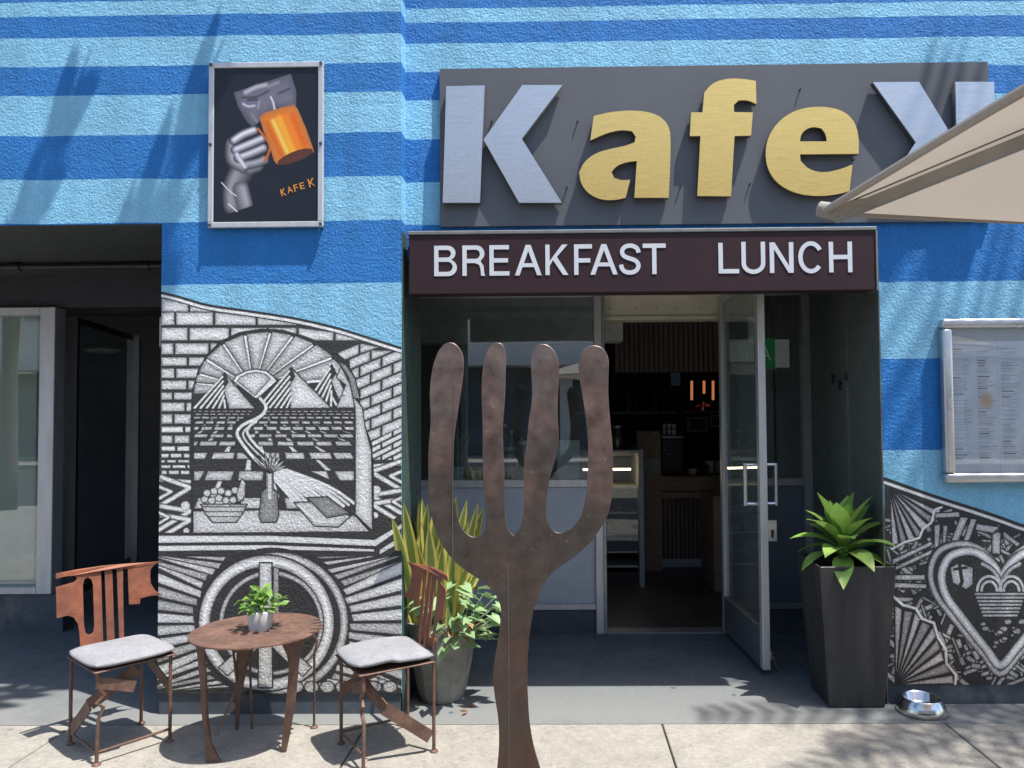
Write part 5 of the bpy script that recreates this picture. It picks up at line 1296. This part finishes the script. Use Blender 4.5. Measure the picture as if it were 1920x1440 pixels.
# ------------------------------------------------------------------ square tapered planter with agave
rp = thing('tapered_planter', (1.53, .21, 0), 'tall black square tapered planter right of the door', 'planter')
def frustum(w0, w1, z0, z1): return [(sx * k, sy * k, z) for sx in (-1, 1) for sy in (-1, 1) for k, z in ((w0, z0), (w1, z1))]
bmq = MB(); w0, w1, hh = .145, .197, .735
ring = []
for k, z in ((w0, .0), (w1, hh), (w1 - .012, hh), (w1 - .03, hh - .06)):
    ring.append([bmq.bm.verts.new((a * k, b * k, z)) for a, b in ((-1, -1), (1, -1), (1, 1), (-1, 1))])
for q, w_ in zip(ring, ring[1:]):
    for k in range(4): bmq.bm.faces.new((q[k], q[(k + 1) % 4], w_[(k + 1) % 4], w_[k]))
bmq.bm.faces.new(ring[0][::-1])
M['planterblack'] = surf('black_fibre_planter', (.028, .029, .032), .5, var=.25, scale=3, bump=.08, dirt=(.06, .055, .05), stretch=(6, 6, .7))
bmq.put('planter_body', M['planterblack'], rp, wc=False, bevel=.004)
M['soil'] = surf('potting_soil', (.03, .022, .016), .95, bump=.8, bscale=70)
MB().box(-w1 + .03, w1 - .03, -w1 + .03, w1 - .03, hh - .08, hh - .05).put('soil', M['soil'], rp, wc=False)
ag = thing('agave', (1.52, .20, .69), 'broad leaved green agave rosette growing in the tall black planter', 'plant')
M['agave'] = leafmat('agave_leaf', (.13, .30, .05), (.32, .50, .12), .2, (.26, .38, .09), 5)
PROF = (.34, .5, .8, 1.0, 1.0, .78, .4, 0)
n_ = 30
for i in range(n_):
    an = i * 2.39996; f = i / n_; el = .1 + 1.25 * (1 - f) if True else 0
    L_ = rnd.uniform(.25, .32) * (1.0 - .2 * (i < 4)); d = Vector((math.cos(an) * math.cos(el), math.sin(an) * math.cos(el), math.sin(el)))
    MB().leaf(Vector((0, 0, .17 - .12 * f)) + Vector((d.x, d.y, 0)) * .015, d, L_, .105, .35 + 1.25 * f, .26, 9, PROF, twist=rnd.uniform(-.15, .15)).put('leaf', M['agave'], ag, wc=False, smooth=True)
MB().tube([(0, 0, -.02), (0, 0, .15)], [.03, .025], 8).put('stem', M['agave'], ag, wc=False)

# ------------------------------------------------------------------ stone pot with snake plant and arrowhead vine
gp = thing('stone_pot', (-.655, .235, 0), 'tall grey stone textured pot between the right chair and the doorway', 'planter')
M['stonepot'] = surf('weathered_grey_pot', (.19, .185, .165), .85, var=.35, scale=7, bump=.6, bscale=45, dirt=(.30, .29, .25))
MB().lathe((0, 0, 0), [(.115, 0), (.135, .05), (.165, .2), (.185, .36), (.19, .42), (.172, .42), (.165, .37)], 12, True, False).put('pot_body', M['stonepot'], gp, wc=False, smooth=24)
MB().lathe((0, 0, .36), [(.166, 0), (.01, .01)], 12, True, True).put('soil', M['soil'], gp, wc=False)
sn = thing('snake_plant', (-.70, .22, .37), 'yellow edged snake plant standing upright in the grey pot', 'plant')
t = NT('snake_plant_leaf'); n = t.noise(t.obj(), 22, 4, .7)
M['snake'] = leafmat('banded_snake_leaf', (.12, .20, .05), (.30, .36, .10), .25, None, 30)
M['snakeedge'] = leafmat('yellow_snake_margin', (.62, .56, .12), (.74, .66, .20), .25, None, 20)
def snake_leaf(base, d, L_, w_, tw, droop=.04):
    lf = MB().leaf(base, d, L_, w_, droop, .3, 8, (.6, .85, 1, 1, .95, .8, .5, 0), twist=tw)
    o = lf.put('leaf', M['snake'], sn, wc=False, smooth=True)
    # yellow margins: outer thirds of the blade
    me = o.data; bm = bmesh.new(); bm.from_mesh(me)
    bmesh.ops.subdivide_edges(bm, edges=[e for e in bm.edges], cuts=2, use_grid_fill=True)
    bm.to_mesh(me); bm.free(); me.materials.append(M['snakeedge'])
    return o
for i in range(60):
    an = rnd.uniform(0, 6.283); r = rnd.uniform(.0, .15); base = (r * math.cos(an) * .9 + .01, r * math.sin(an) * .8, 0)
    le = rnd.uniform(.04, .26)
    d = (le * math.cos(an) + (.22 if i % 9 == 0 else -.03), le * math.sin(an) - .05, 1); L_ = rnd.uniform(.42, .74); tw = rnd.uniform(-.6, .6)
    lf = MB(); up = Vector((0, 0, 1)); dd = Vector(d).normalized(); side = Vector((math.cos(tw), math.sin(tw), 0)); w_ = rnd.uniform(.055, .085)
    p = Vector(base); prev = None; N = 9; mats = []
    for k in range(N + 1):
        f = k / N; w = w_ / 2 * min(1, .62 + f * 1.1) * (1 if f < .7 else max(0, (1 - f) / .3) ** .7); wob = .006 * math.sin(f * 9 + i)
        nrm = side.cross(dd).normalized()
        row = [lf.bm.verts.new(p + side * (q * w) + nrm * (abs(q) * w * .35 + wob)) for q in (-1, -.52, 0, .52, 1)]
        if prev:
            for a in range(4):
                fc = lf.bm.faces.new((prev[a], prev[a + 1], row[a + 1], row[a])); fc.material_index = 1 if a in (0, 3) else 0
        prev = row; p = p + dd * (L_ / N); dd = (dd + Vector((dd.x * .05, dd.y * .05, -.012))).normalized()
    o = lf.put('leaf', M['snake'], sn, wc=False, smooth=True); o.data.materials.append(M['snakeedge'])
av = thing('arrowhead_vine', (-.57, .13, .40), 'pale green arrowhead vine spilling over the rim of the grey pot', 'plant')
M['arrow'] = leafmat('pale_arrowhead_leaf', (.16, .30, .12), (.42, .55, .30), .3, None, 12)
for i in range(74):
    an = rnd.uniform(-2.9, 1.4); r = rnd.uniform(.04, .24); h = rnd.uniform(-.10, .25) * (1 - r * 1.2)
    p = Vector((r * math.cos(an) + .02, r * math.sin(an) * .8 , h)); dn = Vector((math.cos(an), math.sin(an), rnd.uniform(-.7, .15))).normalized()
    s = rnd.uniform(.06, .09); side = dn.cross(Vector((0, 0, 1))).normalized(); nrm = side.cross(dn).normalized(); side = (side + nrm * rnd.uniform(-.5, .5)).normalized()
    lf = MB(); V = lambda a, b, c=0: lf.bm.verts.new(p + dn * a * s + side * b * s + nrm * c * s)
    tip, L1, L2, c0, R1, R2, mid = V(1, 0, -.12), V(.25, -.42, .08), V(-.35, -.36, .0), V(-.05, 0, 0), V(.25, .42, .08), V(-.35, .36, .0), V(.35, 0, -.04)
    for f in ((tip, mid, L1), (L1, mid, c0, L2), (c0, mid, R1, R2), (mid, tip, R1)): lf.bm.faces.new(f)
    lf.tube([p + dn * -.05 * s, (p * .45 + Vector((0, 0, -.03)))], .0018, 4)
    lf.put('leaf', M['arrow'], av, wc=False)
dl_ = MB()
dry = leafmat('dry_brown_leaf', (.28, .11, .04), (.42, .2, .08), .2)
for i in range(14):
    an = rnd.uniform(-2.4, .2); dl_.leaf((.14 * math.cos(an) - .04, .15 * math.sin(an) + .08, .0 + rnd.uniform(-.05, .05)), (math.cos(an), math.sin(an), rnd.uniform(-.8, .2)), rnd.uniform(.05, .1), .03, .9, .3, 4)
dl_.put('dry_leaves', dry, av, wc=False)
for i, (x, y) in enumerate(((-.53, .04), (-.47, .08), (-.49, .01))):
    fl = MB().leaf((0, 0, .004), (math.cos(i * 2.1), math.sin(i * 2.1), .1), .045, .018, .1, .4, 4).put('fallen_leaf', dry, None, loc=None); fl.location = (x, y, .0)
    tag(fl, ['dry fallen leaf nearest the foot of the grey pot', 'dry fallen leaf right of the pot, the one farthest back', 'dry fallen leaf right of the pot, nearest the sidewalk'][i], 'leaf', 'fallen leaves by the grey pot')

# ------------------------------------------------------------------ dog bowl
bc = G(1728, 1336, 0); bp = thing('dog_bowl', (1.84, bc.y + .02, 0), 'stainless steel dog bowl with sloping sides on the step', 'bowl')
MB().lathe((0, 0, 0), [(.122, 0), (.124, .006), (.096, .068), (.092, .072), (.086, .068), (.078, .03), (.06, .018), (.01, .014)], 36).put('bowl_shell', surf('polished_steel_bowl', (.62, .62, .63), .16, 1, .04, 8, .03), bp, wc=False, smooth=50)

# ------------------------------------------------------------------ square cafe umbrella reaching in from the right
def canvas_mat():
    t = NT('off_white_canvas'); p = t.pos(); n = t.noise(p, 420, 2, .8); n2 = t.noise(p, 3, 4)
    c = t.mix(1.0, t.ramp(n, [(.3, (.42, .385, .345)), (.7, (.52, .485, .44))]), t.ramp(n2, [(.3, .94), (.7, 1.05)]), 'MULTIPLY')
    t.set(color=c, rough=.9, spec=.1, normal=t.bump(n, .3, .002))
    tr = t.n('ShaderNodeBsdfTranslucent'); t.l(t.mix(1.0, c, (.80, .74, .68), 'MULTIPLY'), tr.inputs[0]); mx = t.n('ShaderNodeMixShader'); mx.inputs[0].default_value = .36
    t.l(t.b.outputs[0], mx.inputs[1]); t.l(tr.outputs[0], mx.inputs[2]); t.l(mx.outputs[0], t.out.inputs[0]); return t.m
M['canvas'] = canvas_mat()
def make_umbrella(loc, rz, label, S=1.3, zr=2.1, rise=.52):
    um = thing('cafe_umbrella', loc, label, 'umbrella', None, rz)
    cn = [(-S, S), (S, S), (S, -S), (-S, -S)]
    apex = Vector((0, 0, zr + rise))
    bm = MB(); N = 14
    for k in range(4):
        a = Vector((*cn[k], zr)); b = Vector((*cn[(k + 1) % 4], zr)); rows = []
        for i in range(N + 1):
            f = i / N; row = []
            for j in range(N + 1):
                g_ = j / N; p = a.lerp(b, g_).lerp(apex, f)
                sag = -.035 * math.sin(math.pi * g_) * math.sin(math.pi * min(1, f + .12)) ; edge = .03 * math.sin(math.pi * g_) * (1 - f) ** 3
                row.append(bm.bm.verts.new(p + Vector((0, 0, sag + edge * .6))))
            rows.append(row)
        for i in range(N):
            for j in range(N):
                try: bm.bm.faces.new((rows[i][j], rows[i][j + 1], rows[i + 1][j + 1], rows[i + 1][j]))
                except ValueError: pass
    bmesh.ops.remove_doubles(bm.bm, verts=bm.bm.verts, dist=1e-4)
    bm.put('canopy', M['canvas'], um, wc=False, smooth=30)
    seamw = MB()
    for k in range(4):
        a = Vector((*cn[k], zr)); seamw.tube([a.lerp(apex, .0) + Vector((0, 0, .004)), a.lerp(apex, .5) + Vector((0, 0, .0)), apex], .006, 6)
    seamw.put('ridge_piping', M['canvas'], um, wc=False)
    hem = MB()
    for k in range(4):
        a = Vector((*cn[k], zr)); b = Vector((*cn[(k + 1) % 4], zr))
        hem.tube([a.lerp(b, g_ / 10) + Vector((0, 0, .018 * math.sin(math.pi * g_ / 10))) for g_ in range(11)], .010, 8)
    hem.put('hem', M['canvas'], um, wc=False, smooth=40)
    M_al = M['alud']
    for k in range(4):
        a = Vector((*cn[k], zr - .028)); ap = apex - Vector((0, 0, .05))
        MB().bar(a.lerp(ap, .02), ap, .022, .03).put('rib', M['canvas'] if False else M['umrib'], um, wc=False)
        # corner pocket of the canopy
        d_ = (Vector((0, 0, 0)) - Vector((*cn[k], 0))).normalized()
        MB().tube([Vector((*cn[k], zr + .012)) - d_ * .005, Vector((*cn[k], zr - .004)) + d_ * .04, Vector((*cn[k], zr + .012)) + d_ * .12], [.022, .026, .012], 10).put('corner_pocket', M['canvas'], um, wc=False, smooth=50)
        mid = (Vector(cn[k]) + Vector(cn[(k + 1) % 4])) / 2
        MB().bar(Vector((mid.x * .97, mid.y * .97, zr + .012)), ap, .016, .02).put('rib', M['umrib'], um, wc=False)
    MB().tube([(0, 0, .02), (0, 0, zr + rise + .08)], .025, 14).put('pole', M['umrib'], um, wc=False, smooth=40)
    MB().lathe((0, 0, 0), [(.28, 0), (.28, .05), (.05, .08), (.04, .3)], 28).put('base', M['black'], um, wc=False, smooth=40)
    MB().lathe((0, 0, zr + rise + .03), [(.05, -.06), (.05, .02), (.02, .06)], 12).put('finial', M['umrib'], um, wc=False, smooth=40)
    return um
M['umrib'] = surf('grey_umbrella_frame', (.30, .29, .27), .5, .3)
# corner A (nearest the wall, left) sits at the traced tip; the rim runs off to the right
A = U3(1543, 398, -1.86); far = U3(1920, 424, -1.70)
S_ = 1.3
e1 = Vector((far.x - A.x, 0, 0)); ang = R(6.5)
ux = Vector((math.cos(ang), math.sin(ang), 0)); uy = Vector((-math.sin(ang), math.cos(ang), 0))
cc = Vector((A.x, A.y, 0)) + ux * S_ - uy * S_
make_umbrella((cc.x - .083, cc.y - .0065, 0), ang, 'big off white square umbrella whose corner hangs before the sign', S_, A.z - S_ * math.tan(R(2.2))).rotation_euler = (0, R(2.2), ang)
make_umbrella((1.15, -8.2, -.14), R(20), 'second off white umbrella standing at the kerb behind the viewer', 1.2, 2.35, .5)
# ------------------------------------------------------------------ palms beside the camera (they throw the streaked shade)
M['frond'] = leafmat('palm_frond', (.04, .10, .025), (.09, .17, .04), .2)
M['trunk'] = surf('palm_trunk', (.16, .12, .085), .9, var=.3, bump=.9, bscale=30, stretch=(1, 1, 6))
def frond(mb, base, az, el, L, droop, leaf, dens=46, wl=.035):
    d = Vector((math.cos(az) * math.cos(el), math.sin(az) * math.cos(el), math.sin(el))); p = Vector(base); pts = [p.copy()]; N = 16; dirs = [d.copy()]
    for i in range(N):
        p = p + d * (L / N); d = (d + Vector((0, 0, -droop / N * (.4 + 1.3 * i / N)))).normalized(); pts.append(p.copy()); dirs.append(d.copy())
    mb.tube(pts, [.018 * (1 - .8 * i / N) + .003 for i in range(N + 1)], 5)
    for i in range(dens):
        f = .12 + .88 * i / dens; k = f * N; a = int(min(k, N - 1)); q = pts[a].lerp(pts[a + 1], k - a); dd = dirs[a]
        side = dd.cross(Vector((0, 0, 1))); side = side.normalized() if side.length > .05 else Vector((1, 0, 0))
        LL = leaf * math.sin(math.pi * (.18 + .74 * f)) ** .6
        for s in (-1, 1):
            mb.leaf(q, dd * .75 + side * s * rnd.uniform(.75, 1.0) + Vector((0, 0, rnd.uniform(-.35, .15))), LL * rnd.uniform(.8, 1.1), wl, rnd.uniform(.5, 1.0), .3, 3, (.6, 1, .7, 0))
def palm(x, y, h, fronds, label, lean=(0, 0)):
    t = thing('palm_tree', (x, y, -.02), label, 'palm', 'palms along the kerb')
    pts = [(lean[0] * (k / 10) ** 2, lean[1] * (k / 10) ** 2, h * k / 10) for k in range(11)]
    tr = MB(); tr.tube(pts, [.13 - .03 * k / 10 for k in range(11)], 12); tr.put('trunk', M['trunk'], t, wc=False, smooth=True)
    top = Vector(pts[-1])
    cr = MB()
    for az, el, L, dr, lf_, dn, wl in fronds: frond(cr, top, R(az), R(el), L, dr, lf_, dn, wl)
    cr.put('crown', M['frond'], t, wc=False)
    return t
LEFTF = [(az, 30 + 20 * ((az // 40) % 2), 1.9, 1.6, .5, 40, .035) for az in (180, 215, 250, 290, 325)]
LEFTF += [(84, 30, 2.55, 1.0, .34, 22, .085), (67, 32, 2.75, .95, .36, 20, .10), (58, 46, 2.95, 1.1, .32, 16, .10)]
palm(-2.1, -2.75, 5.0, LEFTF, 'young palm left of the viewer shading the striped wall')
RF = [(az, 40, 2.0, 1.5, .5, 36, .035) for az in (0, 50, 300, 330)]
RF += [(az, el, L, 1.2, .36, 15, .05) for az, el, L in ((160, 42, 2.05), (169, 18, 1.75), (180, 34, 2.1), (190, 12, 1.8), (201, 28, 2.0), (216, 22, 1.9))]
palm(5.37, -1.51, 8.0, RF, 'leafy palm right of the viewer dappling the menu wall')
palm(-9, -5.4, 7.5, [(az, 40, 2.2, 1.6, .55, 40, .035) for az in range(0, 360, 30)], 'far left street palm on the kerb')
palm(8.5, -5.4, 7.5, [(az, 40, 2.2, 1.6, .55, 40, .035) for az in range(0, 360, 30)], 'far right street palm on the kerb')

# ------------------------------------------------------------------ across the street (seen mirrored in the shop glass)
ob = thing('street_building', (0, -21, 0), 'white two storey building across the street, mirrored in the shop glass', 'building')
wm = surf('white_render', (.62, .60, .56), .8, var=.08)
MB().box(-22, 22, -30, -21, 3.3, 9.5).put('wall', wm, ob)
MB().box(-22, 22, -21, -19.4, 3.1, 3.35).put('canopy_slab', wm, ob)
MB().box(-22, 22, -30, -21.4, 0, 3.1).put('ground_floor', surf('dim_shop_front', (.07, .075, .08), .5, var=.5, scale=.6), ob)
for i in range(11):
    x = -21 + i * 4.2
    MB().box(x, x + .45, -21.39, -20.9, 0, 3.09).put('column', wm, ob)
    if i < 10:
        w_ = MB().box(x + 1.2, x + 3.2, -21.02, -20.96, 5.0, 7.0).put('window', M['alud'], ob)
        MB().box(x + 1.3, x + 3.1, -20.955, -20.95, 5.1, 6.9).put('pane', surf('far_pane', (.06, .08, .1), .1) if i == 0 else bpy.data.materials['far_pane'], w_)
        MB().box(x + .7, x + 4.0, -21.38, -21.3, .3, 2.7).put('shop_pane', bpy.data.materials['far_pane'], ob)
bpy.context.view_layer.update()
